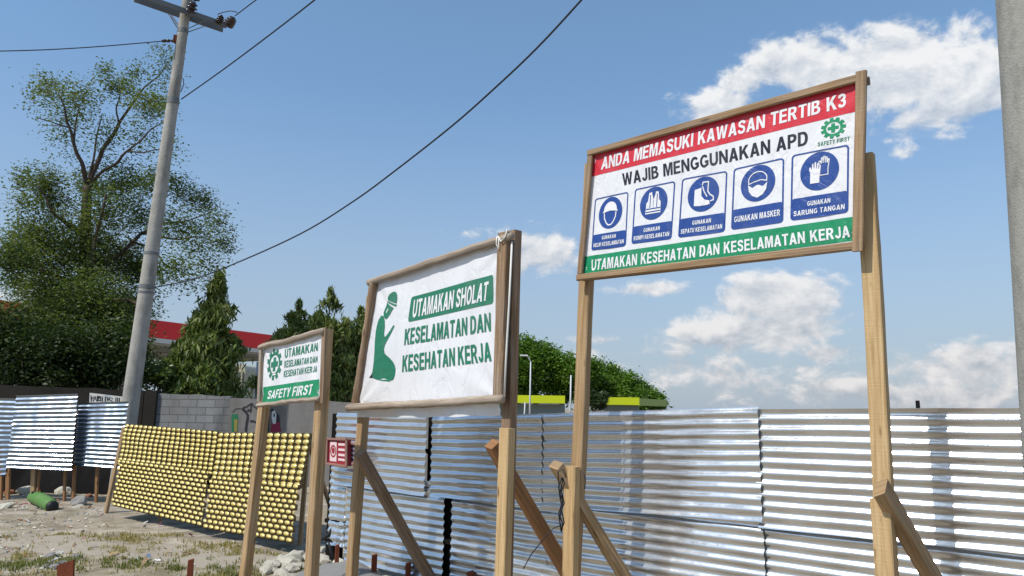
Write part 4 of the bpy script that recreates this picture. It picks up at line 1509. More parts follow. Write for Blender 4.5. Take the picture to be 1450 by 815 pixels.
insulator(at(272, 10, 14.6), Vector((.4, -.3, .9)).normalized(), .125, .26, arm)
insulator(at(277, -6, 14.7), Vector((.2, -.3, .9)).normalized(), .10, .22, arm)
i1 = insulator(at(312, 27, 15.1), Vector((.2, .1, 1)).normalized(), .085, .20, arm)
i2 = insulator(at(327, 30, 15.0), Vector((.75, -.6, .35)).normalized(), .12, .24, arm)
mb = MB()
mb.tube([at(308, 20, 15.1), at(316, 17, 15.1), at(326, 15, 15.1), at(336, 17, 15.0)], .010, 6)
mb.build('jumper_wire', M['cable'], pole)
mb = MB()
mb.tube([at(256, 108, PY - .1), at(260, 112, PY - .15), at(260, 120, PY - .15), at(256, 130, PY - .1)], .009, 6)
mb.build('conduit_hook', M['cable'], pole)


def wire(name, pts, r, label, ins=None):
    o = thing(name, pts[0], label, 'wire')
    mb = MB()
    mb.tube(pts, r, 6)
    mb.build('cable', M['cable'], o)
    return o


def smooth(pts, n=6):
    out = []
    for i in range(len(pts) - 1):
        p0, p1, p2, p3 = pts[max(i - 1, 0)], pts[i], pts[i + 1], pts[min(i + 2, len(pts) - 1)]
        for k in range(n):
            t = k / n
            out.append(.5 * ((2 * p1) + (p2 - p0) * t + (2 * p0 - 5 * p1 + 4 * p2 - p3) * t * t + (3 * p1 - p0 - 3 * p2 + p3) * t ** 3))
    out.append(pts[-1])
    return out


wa = wire('overhead_wire', smooth([at(253, 57, PY), at(230, 58, PY), at(120, 67, 14.3), at(0, 72, 13.6), at(-260, 74, 12.4)]), .011, 'thin wire running left from the top of the utility pole')
for x in (232, 238, 245):
    mb = MB()
    c = at(x, 57.5, PY - .02)
    mb.tube([c - Vector((.05, 0, 0)), c - Vector((.03, 0, 0)), c + Vector((.03, 0, 0)), c + Vector((.05, 0, 0))], [.012, .035, .035, .012], 10)
    mb.build('strain_insulator', M['porcelain'], wa)
wire('overhead_wire', smooth([at(257, 140, PY), at(330, 88, 13.2), at(445, 0, 11.0), at(600, -128, 9.0)]), .013, 'short stretch of wire rising from the clamp on the utility pole below its crossarm')
A_, B_ = at(205, 408, PY), at(860, -42, 7.0)
hn = Vector((-(B_ - A_).y, (B_ - A_).x, 0)).normalized()
wpx = [(205, 409), (270, 396), (330, 374), (425, 331), (500, 285), (560, 241), (640, 178), (700, 125), (760, 68), (822, 1), (880, -66), (960, -165)]
wire('overhead_wire', smooth([on_plane(*p, A_, hn) for p in wpx]), .012, 'long sagging cable crossing the open sky from the tree to the top edge')
wire('overhead_wire', smooth([at(333, 22, 15.0), at(362, 0, 13.5), at(450, -66, 11.0)]), .012, 'wire leading up from the insulators at the right end of the crossarm')

# ------------------------------------------------------------------ concrete pole close on the right
cp = thing('concrete_pole', on_ground(1490, 1000), 'rough grey concrete pole cut off by the right edge of the picture', 'utility pole')
e0, e1 = at(1453, 0, 3.75), at(1490, 560, 3.75)
mb = MB()
t0 = e0 + (e0 - e1) * .6
g0 = to_ground(e0, e1, -.1)
mb.tube([g0.lerp(t0, i / 20) for i in range(21)], .142, 28)
mb.build('shaft', M['concrete_dark'], cp)

# ------------------------------------------------------------------ fuel station canopy with red fascia
ga, gb = at(0, 428, 33), at(390, 472, 48.5)
zt = (ga.z + gb.z) / 2
ga.z = gb.z = zt
gd = (gb - ga).normalized()
gp = Vector((-gd.y, gd.x, 0))
if gp.y < 0: gp = -gp
g_l, g_r = ga - gd * 9, ga + gd * ((gb - ga).length + 4.5)
fs_ = thing('fuel_station_canopy', Vector(((g_l + g_r) / 2).to_tuple()) * 1.0 + gp * 6 - Vector((0, 0, zt)), 'flat station canopy with long red fascia behind the trees', 'canopy')
gc_ = (g_l + g_r) / 2
GL = (g_r - g_l).length
mb = MB()
mb.box(gc_ + gp * 6 - up * .5, GL, 12, .98, gd, 0, gp)
mb.build('fascia', M['fascia_red'], fs_)
mb = MB()
mb.box(gc_ + gp * 6 - up * 1.12, GL + .06, 12.06, .25, gd, 0, gp)
mb.build('fascia_trim', M['fascia_white'], fs_)
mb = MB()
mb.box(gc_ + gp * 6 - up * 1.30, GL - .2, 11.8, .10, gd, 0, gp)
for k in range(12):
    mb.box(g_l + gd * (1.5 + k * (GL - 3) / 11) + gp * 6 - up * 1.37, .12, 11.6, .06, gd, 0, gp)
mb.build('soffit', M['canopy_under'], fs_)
for u_ in (.12, .42, .72, .95):
    for w_ in (2.5, 9.5):
        mb = MB()
        p = g_l + gd * GL * u_ + gp * w_
        mb.box(Vector((p.x, p.y, (zt - 1.3) / 2)), .5, .5, zt - 1.3, gd, 0, gp)
        mb.box(Vector((p.x, p.y, .5)), .62, .62, 1.0, gd, 0, gp)
        mb.build('column', M['fascia_white'], fs_)
# cream cabin under it
cbn = thing('cream_cabin', on_ground(336, 640, 0) * 1.0, 'cream rounded cabin with framed window behind the wall beside the mast tree', 'cabin')
CY = 27.0
cbn.location = Vector((at(336, 560, CY).x, CY, 0))
xa, xb = at(310, 560, CY).x, at(345, 560, CY).x
zt2 = at(330, 515, CY).z
mb = MB()
out = [(xa, .9), (xa, zt2)] + [(xb - .25 + .25 * math.sin(R(a)), zt2 - .25 + .25 * math.cos(R(a))) for a in range(0, 91, 15)] + [(xb, .9)]
nn = len(out)
vs = [(x, CY, z) for x, z in out] + [(x, CY + 1.6, z) for x, z in out]
mb.add(vs, [tuple(range(nn))[::-1], tuple(range(nn, 2 * nn))] + [(i, (i + 1) % nn, (i + 1) % nn + nn, i + nn) for i in range(nn)])
mb.build('body', M['cream'], cbn)
mb = MB()
mb.box(((xa + xb) / 2, CY - .02, zt2 - .62), (xb - xa) * .72, .04, .62)
fr = mb.build('window', M['glass'], cbn)
mb = MB()
for dx in (-1, 1):
    mb.box(((xa + xb) / 2 + dx * (xb - xa) * .38, CY - .03, zt2 - .62), .05, .05, .72)
for dz in (-1, 1):
    mb.box(((xa + xb) / 2, CY - .032, zt2 - .62 + dz * .335), (xb - xa) * .74, .05, .05)
mb.build('window_frame', M['cream'], fr)
mb = MB()
mb.box(((xa + xb) / 2 + .06, CY + .78, .46), (xb - xa) + .3, 1.75, .92)
mb.build('plinth', M['render_dark'], cbn)
lp = thing('thin_pole', Vector((at(362, 560, 25).x, 25, 0)), 'thin pale pole behind the wall next to the small signboard', 'pole')
mb = MB()
mb.tube([(lp.location.x, 25, 0), at(365, 512, 25)], .045, 8)
mb.build('shaft', M['steel_light'], lp)

# ------------------------------------------------------------------ lime canopy on the horizon, lamp and flag poles
LY = 105.0
lc = thing('lime_canopy', Vector((at(790, 575, LY).x, LY, 0)), 'low building with bright lime green fascia in front of the domed tree', 'building')
def lbox(name, x0, x1, ytop, ybot, Y, dep, mat):
    a, b = at(x0, ytop, Y), at(x1, ytop, Y)
    zb = at((x0 + x1) / 2, ybot, Y).z if ybot else 0
    mb = MB()
    mb.box(((a.x + b.x) / 2, Y + dep / 2, (a.z + zb) / 2), b.x - a.x, dep, a.z - zb)
    return mb.build(name, mat, lc)
lbox('fascia', 640, 800, 558, 570, LY, 12, M['lime'])
lbox('fascia', 852, 905, 562, 573, LY - 1, 9, M['lime'])
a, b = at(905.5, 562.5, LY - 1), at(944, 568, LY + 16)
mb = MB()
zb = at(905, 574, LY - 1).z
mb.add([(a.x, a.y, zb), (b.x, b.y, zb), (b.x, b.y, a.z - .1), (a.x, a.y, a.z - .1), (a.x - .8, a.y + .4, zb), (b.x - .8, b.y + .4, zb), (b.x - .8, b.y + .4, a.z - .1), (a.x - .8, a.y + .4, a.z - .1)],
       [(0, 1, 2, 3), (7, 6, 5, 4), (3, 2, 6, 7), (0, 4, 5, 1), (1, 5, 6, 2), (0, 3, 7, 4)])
mb.build('fascia', M['lime_shade'], lc)
lbox('wall', 640, 800, 570.2, 0, LY + 2, 8, M['grey_wall'])
lbox('wall', 855, 905, 573.2, 0, LY + 1, 6, M['grey_wall'])
SLY = 85.0
def pole_thing(name, x, ytop, Y, r, label, cat, armpx=None):
    b = Vector((at(x, 578, Y).x, Y, 0))
    o = thing(name, b, label, cat)
    t = at(x + 1.5, ytop, Y)
    mb = MB()
    mb.tube([b, b.lerp(t, .5), t], [r * 1.3, r, r * .8], 8)
    mb.build('shaft', M['steel_light'], o)
    if armpx:
        p = [at(*q, Y) for q in armpx]
        mb = MB()
        mb.tube([t] + p, r * .7, 6)
        mb.build('arm', M['steel_light'], o)
        mb = MB()
        mb.box(p[-1] - Vector((.25, 0, 0)), .9, .35, .16)
        mb.build('lamp_head', M['steel_light'], o)
    return o
pole_thing('street_lamp', 750, 512, SLY, .09, 'thin pale street lamp with a short arm in front of the domed tree', 'street lamp', [(749, 507), (747, 504), (745, 503)])
pole_thing('flag_pole', 742, 569, SLY - 5, .08, 'stub of a thin pale pole just left of the street lamp', 'pole')
pole_thing('flag_pole', 807, 531, SLY - 8, .09, 'bare pale pole just left of the large signboard post, against the domed tree', 'pole')

# ------------------------------------------------------------------ trees
def leaves_mesh(name, pos, size, aspect, droop, mat, parent, updir=None, fold=0.25):
    """many small pointed leaves at the given positions"""
    n = len(pos)
    th = RNG.uniform(0, 2 * np.pi, n)
    if droop is None:
        zc = RNG.uniform(-.7, .5, n)
    else:
        zc = RNG.normal(-droop, .22, n).clip(-.98, .6)
    rr = np.sqrt(1 - zc ** 2)
    ax = np.stack([rr * np.cos(th), rr * np.sin(th), zc], 1)
    rv = RNG.normal(size=(n, 3)) * .8 + np.array([0, 0, .9])
    sd = np.cross(ax, rv)
    sd /= np.linalg.norm(sd, axis=1, keepdims=True) + 1e-9
    nr = np.cross(sd, ax)
    L = size * RNG.uniform(.65, 1.35, n)[:, None]
    Wd = L * aspect
    p0 = pos - ax * L * .5
    p2 = pos + ax * L * .5
    mid = pos - ax * L * .08
    p1 = mid + sd * Wd * .5 + nr * Wd * fold
    p3 = mid - sd * Wd * .5 + nr * Wd * fold
    v = np.stack([p0, p1, p2, p3], 1).reshape(-1, 3)
    org = np.array(parent.location) if parent is not None else np.zeros(3)
    v = v - org
    me = bpy.data.meshes.new(name)
    me.vertices.add(4 * n)
    me.vertices.foreach_set('co', v.astype(np.float32).ravel())
    me.loops.add(4 * n)
    me.loops.foreach_set('vertex_index', np.arange(4 * n, dtype=np.int32))
    me.polygons.add(n)
    me.polygons.foreach_set('loop_start', np.arange(0, 4 * n, 4, dtype=np.int32))
    me.polygons.foreach_set('loop_total', np.full(n, 4, dtype=np.int32))
    me.materials.append(mat)
    me.update(calc_edges=True)
    o = bpy.data.objects.new(name, me)
    COL.objects.link(o)
    o.parent = parent
    return o


def clump(c, r, ntw, nleaf, spread, flat=.85, shell=.35):
    """twig clusters inside a ball; leaves scattered round each twig end"""
    d = RNG.normal(size=(ntw, 3))
    d /= np.linalg.norm(d, axis=1, keepdims=True)
    rad = r * RNG.uniform(shell, 1, ntw) ** .7
    tw = np.array(c) + d * rad[:, None] * np.array([1, 1, flat])
    k = RNG.poisson(nleaf, ntw)
    idx = np.repeat(np.arange(ntw), k)
    return tw, tw[idx] + RNG.normal(size=(len(idx), 3)) * spread


def limb(mb, a, b, r0, r1, n=7, wob=.12):
    a, b = Vector(a), Vector(b)
    L = (b - a).length
    s = random.random() * 90
    pts = []
    for i in range(n + 1):
        t = i / n
        q = a.lerp(b, t)
        k = math.sin(math.pi * t) * wob * L
        pts.append(q + Vector((noise.noise((t * 2, s, 0)), noise.noise((t * 2, s, 4)), noise.noise((t * 2, s, 8)))) * k)
    mb.tube(pts, [r0 + (r1 - r0) * i / n for i in range(n + 1)], 7, 0, .06)
    return pts


TY = 21.0
bt = thing('broad_tree', Vector((at(125, 600, TY).x, TY, 0)), 'large tree with sparse high crown behind the utility pole', 'tree')
S = TY / F_PX
BL_ = [  # px centre, radius px, twigs, leaves per twig, spread px
    (70, 135, 34, 34, 9, 6), (60, 118, 20, 18, 8, 6), (112, 150, 40, 42, 9, 6), (88, 175, 40, 30, 8, 7), (165, 120, 26, 34, 9, 5), (190, 100, 18, 14, 8, 6), (232, 85, 26, 26, 7, 6), (240, 110, 22, 14, 7, 7), (205, 140, 36, 40, 9, 6), (150, 190, 40, 36, 8, 7), (215, 150, 22, 26, 12, 5),
    (95, 205, 30, 14, 7, 7), (205, 195, 38, 26, 8, 7), (245, 210, 26, 14, 7, 7), (120, 130, 30, 20, 9, 6), (150, 100, 12, 10, 9, 5), (240, 150, 16, 10, 8, 6),
    (60, 262, 38, 60, 14, 6), (35, 290, 24, 24, 11, 6), (80, 290, 30, 40, 12, 6), (30, 255, 14, 10, 10, 6),
    (130, 262, 36, 46, 13, 6), (180, 258, 46, 70, 14, 6), (215, 255, 22, 22, 12, 6), (150, 300, 50, 80, 14, 7), (205, 310, 34, 50, 13, 7), (250, 265, 26, 34, 11, 6), (282, 285, 32, 42, 11, 6), (310, 315, 22, 22, 9, 6), (318, 345, 18, 16, 8, 6), (285, 345, 36, 28, 8, 7), (250, 320, 36, 36, 9, 7), (240, 380, 30, 22, 8, 7), (268, 390, 30, 20, 7, 8), (290, 375, 22, 12, 7, 7),
    (45, 345, 46, 80, 15, 7), (15, 365, 32, 44, 13, 7), (100, 350, 60, 110, 15, 7), (160, 370, 60, 110, 15, 7), (200, 380, 34, 50, 14, 7), (30, 400, 30, 34, 12, 7), (75, 410, 46, 80, 15, 7), (125, 430, 60, 120, 16, 7), (180, 440, 46, 80, 15, 7),
    (10, 450, 34, 30, 12, 7), (90, 480, 60, 120, 16, 7), (150, 500, 60, 120, 16, 7), (60, 520, 50, 90, 16, 7), (185, 510, 26, 40, 14, 7), (110, 540, 50, 80, 15, 7), (95, 440, 55, 90, 16, 7), (150, 455, 50, 90, 16, 7), (60, 445, 34, 50, 15, 7), (20, 495, 40, 70, 15, 7), (-25, 470, 50, 80, 14, 7),
]
mb = MB()
base_ = bt.location
fork = at(124, 262, TY)
mid_ = at(122, 400, TY)
pts = [Vector((base_.x, TY, -.1)), at(116, 520, TY), mid_, at(121, 330, TY + .1), fork]
pts = smooth(pts, 5)
mb.tube(pts, [.30 - .19 * i / (len(pts) - 1) for i in range(len(pts))], 10, 0, .05)
for e, y, r in (((72, 460), (-.1), .14), ((20, 470), .3, .1), ((160, 480), -.3, .1)):
    pass
# main limbs
forks = {}
def mlimb(a, b, r0, r1, wob=.1):
    return limb(mb, a, b, r0, r1, 9, wob)
l1 = at(105, 205, TY - .5)
mlimb(fork, l1, .07, .05); mlimb(l1, at(82, 130, TY - .9), .05, .018); mlimb(l1, at(112, 150, TY - .2), .035, .012); mlimb(at(96, 180, TY - .6), at(50, 165, TY - 1.2), .025, .01)
l2 = at(168, 175, TY + .4)
mlimb(fork, l2, .075, .05); mlimb(l2, at(236, 92, TY + .9), .045, .012); mlimb(l2, at(168, 110, TY + .3), .03, .012)
l3 = at(178, 215, TY - .5)
mlimb(fork, l3, .05, .035); mlimb(l3, at(232, 172, TY - .9), .03, .012); mlimb(l3, at(240, 212, TY - .6), .028, .01); mlimb(fork, at(145, 160, TY + .1), .045, .012)
mlimb(at(121, 335, TY), at(78, 305, TY - .8), .08, .05); mlimb(at(78, 305, TY - .8), at(55, 262, TY - 1.2), .05, .015)
mlimb(mid_, at(200, 330, TY + .6), .09, .05); mlimb(at(200, 330, TY + .6), at(300, 300, TY + 1.2), .045, .012); mlimb(at(200, 330, TY + .6), at(318, 345, TY + .4), .04, .01)
mlimb(at(185, 340, TY + .5), at(275, 395, TY - .4), .04, .008); mlimb(mid_, at(25, 375, TY - 1.0), .08, .03); mlimb(at(118, 430, TY), at(200, 430, TY - 1.4), .08, .03)
mlimb(at(124, 420, TY), at(150, 275, TY - 1.2), .08, .03)
allp = []
for (x, y, r, ntw, nl, spx) in BL_:
    dY = random.uniform(-1.3, 1.3) if y < 240 else random.uniform(-2.2, 2.0)
    c = at(x, y, TY + dY)
    tw, lp_ = clump(c, r * S, int(ntw * (1.7 if y < 240 else 1.8 if y < 320 else 2.8)), nl * 1.5, spx * S * 1.15, .85, .1)
    allp.append(lp_)
    nb = max(2, ntw // 9)
    for j in RNG.choice(ntw, nb, replace=False):
        limb(mb, c, tw[j], .010, .004, 3, .15)
mb.build('trunk', M['bark'], bt)
leaves_mesh('crown', np.concatenate(allp), .085, .50, None, M['leaf_big'], bt)


def mast_tree(px_tip, px_base, Y, prof, label, n, group=None, L=.28):
    tip = at(*px_tip, Y)
    b = at(*px_base, Y)
    foot = Vector((b.x + .0, Y, 0))
    o = thing('mast_tree', foot, label, 'tree', group)
    mb = MB()
    mb.tube([foot, foot.lerp(tip, .5), tip - Vector((0, 0, .1))], [.10, .06, .012], 8)
    H = tip.z
    pos = []
    nc_ = int(n / 85)
    rmax = max(p[2] for p in prof)
    c = 0
    while c < nc_:
        # drooping sprays: each one hangs from a branch end, the crown shows gaps between them
        t = RNG.uniform(0, 1)
        R_ = np.interp(t, [p[1] for p in prof], [p[2] for p in prof])
        if RNG.uniform() > .25 + .75 * R_ / rmax: continue
        zz = tip.z - (tip.z - prof[-1][0]) * t
        a = RNG.uniform(0, 2 * np.pi)
        rr = R_ * (RNG.uniform(.15, 1.0) ** .55) * RNG.uniform(.72, 1.16)
        q = foot.lerp(tip, zz / H)
        sw = .05 + .10 * min(1, R_ / .7)
        m = int(RNG.poisson(85) * (1.3 if R_ > .5 else .7))
        o3 = RNG.normal(size=(m, 3)) * np.array([sw, sw, sw * 1.5])
        o3[:, 2] = -np.abs(o3[:, 2]) - np.hypot(o3[:, 0], o3[:, 1]) * .7
        pos.append(o3 + np.array([q.x + rr * math.cos(a), q.y + rr * math.sin(a), zz - .15 * rr]))
        if rr > .3 and c % 4 == 0:
            limb(mb, (q.x, q.y, zz + .25), pos[-1].mean(0), .018, .006, 3, .05)
        c += 1
    pos.append(np.array([[tip.x, tip.y, tip.z]]) - np.abs(RNG.normal(size=(120, 3))) * np.array([0, 0, .25]) + RNG.normal(size=(120, 3)) * .05)
    pos = np.concatenate(pos)
    mb.build('trunk', M['bark'], o)
    leaves_mesh('crown', pos, L, .22, .75, M['leaf_mast'], o)
    return o


zg = lambda py, Y, px=300: at(px, py, Y).z
mast_tree((312, 386), (267, 575), 19.5, [(0, 0, .05), (0, .06, .18), (0, .2, .42), (0, .45, .74), (0, .7, 1.0), (0, .88, 1.1), (1.2, 1, .85)], 'broad cone shaped drooping tree between utility pole and small signboard', 17000, L=.25)
mast_tree((424, 427), (412, 590), 25, [(0, 0, .08), (0, .1, .5), (0, .3, 1.0), (0, .6, 1.35), (0, .85, 1.4), (1.0, 1, 1.0)], 'pointed tree rising from behind left part of small signboard', 11000, L=.26)
mast_tree((468, 410), (457, 590), 24, [(0, 0, .06), (0, .08, .4), (0, .3, .82), (0, .6, 1.1), (0, .85, 1.2), (.8, 1, 1.0)], 'tallest of the pointed trees between small and white signboards', 12000, L=.26)
mast_tree((512, 438), (500, 590), 25, [(0, 0, .12), (0, .08, .5), (0, .3, .85), (0, .6, 1.0), (0, .85, 1.1), (.8, 1, .9)], 'pointed tree half hidden by the left edge of the white signboard', 11000, L=.26)


def bush(name, px, py, Y, r, n, label, mat, size=.11, aspect=.5, flat=.8, cat='bush', ntw=50):
    c = at(px, py, Y)
    o = thing(name, Vector((c.x, Y, 0)), label, cat)
    mb = MB()
    for k in range(5):
        limb(mb, (c.x + random.uniform(-.1, .1), Y, 0), (c.x + random.uniform(-.6, .6) * r, Y + random.uniform(-.5, .5) * r, c.z + random.uniform(0, .6) * r), .03, .008, 4)
    mb.build('stem', M['bark'], o)
    _, lp_ = clump(c, r, ntw, n / ntw, r * .16, flat, .1)
    leaves_mesh('foliage', lp_, size, aspect, None, mat, o)
    return o


bush('dark_bush', -10, 500, 18.4, 1.5, 8000, 'dark bush at the left edge beside the big tree', M['leaf_bush'])
bush('dark_bush', 62, 512, 18.2, 1.3, 8000, 'dark bush right behind the middle stilt sheet', M['leaf_bush'])
bush('dark_bush', 135, 512, 18.3, 1.3, 8000, 'dark bush below the big tree just left of the utility pole', M['leaf_bush'])
bush('leafy_bush', 226, 534, 18.6, .55, 1500, 'lighter leafy bush over the wall between utility pole and cone shaped tree', M['leaf_mast'], .13, .4)
bush('dark_bush', 345, 548, 32, .8, 900, 'small bush behind the cream cabin', M['leaf_bush'], .16)
bush('dark_bush', 372, 545, 30, .9, 1100, 'small bush beneath the canopy behind the thin pale pole', M['leaf_bush'], .16)
bush('palm_bush', 845, 566, 99, 1.7, 1300, 'dark palm like bush in front of the lime fascia', M['leaf_bush'], .9, .18)

RY = 125.0
rt = thing('domed_tree', Vector((at(760, 578, RY).x, RY + 3, 0)), 'wide domed green tree behind the lime fascia on the horizon', 'tree')
S2 = RY / F_PX
mb = MB()
rf = rt.location
limb(mb, (rf.x, rf.y, 0), (rf.x, rf.y, 5.0), .6, .4, 5, .05)
ap = []
for (x, y, r, n) in ((700, 530, 50, 60), (735, 512, 40, 80), (725, 545, 40, 60), (770, 505, 26, 60), (765, 535, 38, 70), (795, 522, 30, 70), (800, 548, 30, 60), (825, 525, 28, 60), (840, 548, 28, 60), (858, 532, 24, 60), (872, 552, 24, 50), (888, 545, 22, 50), (905, 556, 20, 46), (922, 566, 16, 36), (932, 573, 10, 16), (895, 568, 22, 40), (740, 492, 22, 40)):
    c = at(x, y, RY + random.uniform(-5, 5))
    tw, lp_ = clump(c, r * S2, int(n * 2.2), 30, .50, .75, .3)
    ap.append(lp_)
    limb(mb, (rf.x, rf.y, 5.0), c, .25, .06, 5)
mb.build('trunk', M['bark'], rt)
leaves_mesh('crown', np.concatenate(ap), .50, .55, None, M['leaf_rain'], rt)

# ------------------------------------------------------------------ small notices on the fence end
def notice(corners, off, label, panel_mat, pict, th=.05):
    P0 = FP + FN * off
    c = [on_plane(*p, P0, FN) for p in corners]       # bl br tr tl
    ctr = sum(c, Vector()) / 4
    o = thing('notice_board', Vector((ctr.x, ctr.y, c[0].z)), label, 'notice')
    mb = MB()
    v = c + [p - FN * th for p in c]
    mb.add(v, [(0, 1, 2, 3), (7, 6, 5, 4), (0, 4, 5, 1), (1, 5, 6, 2), (2, 6, 7, 3), (3, 7, 4, 0)])
    mb.build('panel', panel_mat, o)
    e = [c[i] + FN * .012 for i in range(4)]
    mb = MB()
    for i in range(4):
        mb.bar(e[i], e[(i + 1) % 4], .022, .025, FN, .003)
    mb.build('frame', M['sign_frame'], o)
    def f(a, b):
        return c[0].lerp(c[1], a).lerp(c[3].lerp(c[2], a), b) + FN * .004
    if pict:
        mb = MB()
        mb.add([f(*p) for p in ((.12, .12), (.46, .12), (.46, .88), (.12, .88))], [(0, 1, 2, 3)])
        for y in (.22, .40, .60, .80):
            mb.add([f(*p) + FN * .001 for p in ((.55, y - .045), (.88, y - .045), (.88, y + .045), (.55, y + .045))], [(0, 1, 2, 3)])
        mb.build('print', M['sign_pink'], o)
        mb = MB()
        for cs, e_ in (([circ(.5, 24), circ(.36, 24)], .002), ([circ(.26, 16, 0, .05)], .002)):
            pts, tr = fill(cs)
            mb.add([f(.29 + x * .30, .52 + y * .5) + FN * e_ for x, y in pts], tr)
        mb.build('pictogram', M['sign_red'], o)
    else:
        mb = MB()
        for y in (.2, .42, .64, .84):
            mb.add([f(*p) for p in ((.15, y - .06), (.82, y - .06), (.82, y + .06), (.15, y + .06))], [(0, 1, 2, 3)])
        mb.build('print', M['sign_dark'], o)
    return o


M['sign_frame'] = paint('sign_frame', (0.30, 0.16, 0.13), 0.6, 0.3)
M['sign_dark'] = paint('sign_dark_print', (0.06, 0.04, 0.07), 0.6, 0.3)
M['sign_mid'] = paint('sign_faded', (0.40, 0.33, 0.40), 0.6, 0.3)
notice(((464, 656), (492, 660), (492, 622), (465, 621)), .16, 'small red notice with pale pictogram between small and white signboards', M['sign_red'], True)
notice(((495, 655), (509, 658), (510, 629), (496, 627)), .10, 'small faded notice with dark print directly right of the red notice', M['sign_mid'], False, .03)

# ------------------------------------------------------------------ pegs, rod, green tube
def peg(px, py, Y, w, d, label, tilt=(0, 0), mat='rust', ang=0.3):
    t = at(px, py, Y)
    b = Vector((t.x - tilt[0], t.y - tilt[1], -.15))
    o = thing('ground_peg', Vector((b.x, b.y, 0)), label, 'peg')
    mb = MB()
    mb.bar(b, t, w, d, (math.cos(ang), math.sin(ang), 0), .004, cut1=w * .12)
    mb.build('stake', M[mat], o)


peg(478, 771, 8.05, .042, .042, 'slim rust red peg left of the white signboard post')
peg(530, 785, 7.75, .052, .05, 'rust red peg standing right of the white signboard left post')
peg(578, 797, 7.75, .050, .05, 'rust red peg just left of the white signboard brace foot')
peg(590, 797, 7.85, .042, .04, 'orange brown peg directly behind the white signboard brace foot', (.03, 0), 'wood_tan')
peg(271, 792, 6.9, .050, .04, 'rust red peg alone in the grass left of the small signboard')
peg(93, 796, 6.75, .135, .03, 'wide tilted rust brown board stub in the left foreground grass', (-.06, .02), 'rust', .15)
peg(666, 809, 7.2, .06, .05, 'low rust peg in front of the fence right of the brace')
rd = thing('bent_rod', on_ground(473, 800), 'thin black rod with ragged top beside the small signboard right post', 'rod')
mb = MB()
q = rd.location
mb.tube([q - up * .05, at(469, 782, q.y), at(464, 763, q.y)], .014, 6)
mb.tube([at(455, 765, q.y), at(461, 760, q.y), at(466, 757, q.y - .02), at(469, 748, q.y - .03)], [.012, .03, .028, .008], 6, 0, .3)
mb.tube([at(460, 766, q.y), at(466, 764, q.y), at(471, 768, q.y)], [.01, .02, .008], 6, 0, .3)
mb.build('shaft', M['black'], rd)

ga_, gb_ = on_ground(42, 703, .10), on_ground(74, 717, .09)
gt = thing('green_tube', (ga_ + gb_) / 2 * 1.0, 'green plastic tube lying on the dirt below the stilt sheets', 'tube')
gt.location.z = 0
mb = MB()
n = 12
pts = [ga_.lerp(gb_, i / n) + up * .03 * math.sin(math.pi * i / n) for i in range(n + 1)]
mb.tube(pts, [.03, .07, .095, .10, .11, .105, .115, .105, .11, .115, .11, .105, .10], 12, 0, .05)
mb.build('body', M['green_pl'], gt)
mb = MB()
mb.tube([gb_ + (gb_ - ga_).normalized() * .003, gb_ + (gb_ - ga_).normalized() * .04], [.095, .07], 12)
mb.build('end_cap', M['black'], gt)
mb = MB()
c = pts[3] + Vector((.02, -.10, .08))
mb.tube([c, c + Vector((.01, -.03, .03))], .022, 8)
mb.build('plug', M['black'], gt)

# ------------------------------------------------------------------ rocks, gravel, pebbles, grass
def rock_verts(r, sd):
    import bmesh
    bm = bmesh.new()
    bmesh.ops.create_icosphere(bm, subdivisions=2, radius=1)
    sx, sy, sz = random.uniform(.7, 1.3), random.uniform(.7, 1.2), random.uniform(.5, .85)
    for v in bm.verts:
        k = 1 + .38 * noise.noise(v.co * 1.1 + Vector((sd, 0, 0))) + .16 * noise.noise(v.co * 3.1 + Vector((0, sd, 0)))
        v.co = Vector((v.co.x * sx * k, v.co.y * sy * k, v.co.z * sz * k)) * r
    me = bpy.data.meshes.new('rock')
    bm.to_mesh(me)
    bm.free()
    return me


protos = {}
for key, mt in (('rock', 'rock'), ('rock_grey', 'rock_grey'), ('rock_red', 'rock_red')):
    protos[key] = []
    for k in range(5):
        me = rock_verts(1.0, k * 3.7 + len(key))
        me.materials.append(M[mt])
        protos[key].append(me)


def rock(p, r, key, label, group, name):
    o = bpy.data.objects.new(name, random.choice(protos[key]))
    COL.objects.link(o)
    o.location = (p.x, p.y, gz(p.x, p.y) + r * .25)
    o.rotation_euler = (random.uniform(-.4, .4), random.uniform(-.4, .4), random.uniform(0, 6.28))
    o.scale = (r, r, r * random.uniform(.7, 1))
    tag(o, label, 'rock', group)


for k in range(75):
    t = random.uniform(2.6, 5.6)
    off_ = random.uniform(-.02, .75) ** 1.0
    p = fpt(t, 0, off_)
    rock(p, random.choice((.05, .06, .08, .10, .13)) * random.uniform(.7, 1.2), 'rock', 'pale limestone rock in the strip along the foot of the long silver fence', 'limestone rocks at the fence foot', 'limestone_rock')
for k in range(46):
    x, y = random.uniform(-12.5, -7.2), random.uniform(12.6, 15.2)
    key = random.choice(('rock_grey', 'rock_grey', 'rock', 'rock_red'))
    nm, lb_ = {'rock': ('limestone_rock', 'pale rock in the rubble under the stilt sheets'), 'rock_grey': ('rubble_stone', 'grey stone in the rubble under the stilt sheets'), 'rock_red': ('brick_lump', 'reddish brick lump in the rubble under the stilt sheets')}[key]
    rock(Vector((x, y, 0)), random.uniform(.05, .17), key, lb_, {'rock': 'pale rocks in the rubble', 'rock_grey': 'grey stones in the rubble', 'rock_red': 'brick lumps in the rubble'}[key], nm)
for k in range(9):
    p = on_ground(random.uniform(60, 110), random.uniform(783, 815))
    rock(p, random.uniform(.03, .07), 'rock_grey', 'grey stone in the foreground grass at lower left', 'grey stones in the grass', 'rubble_stone')
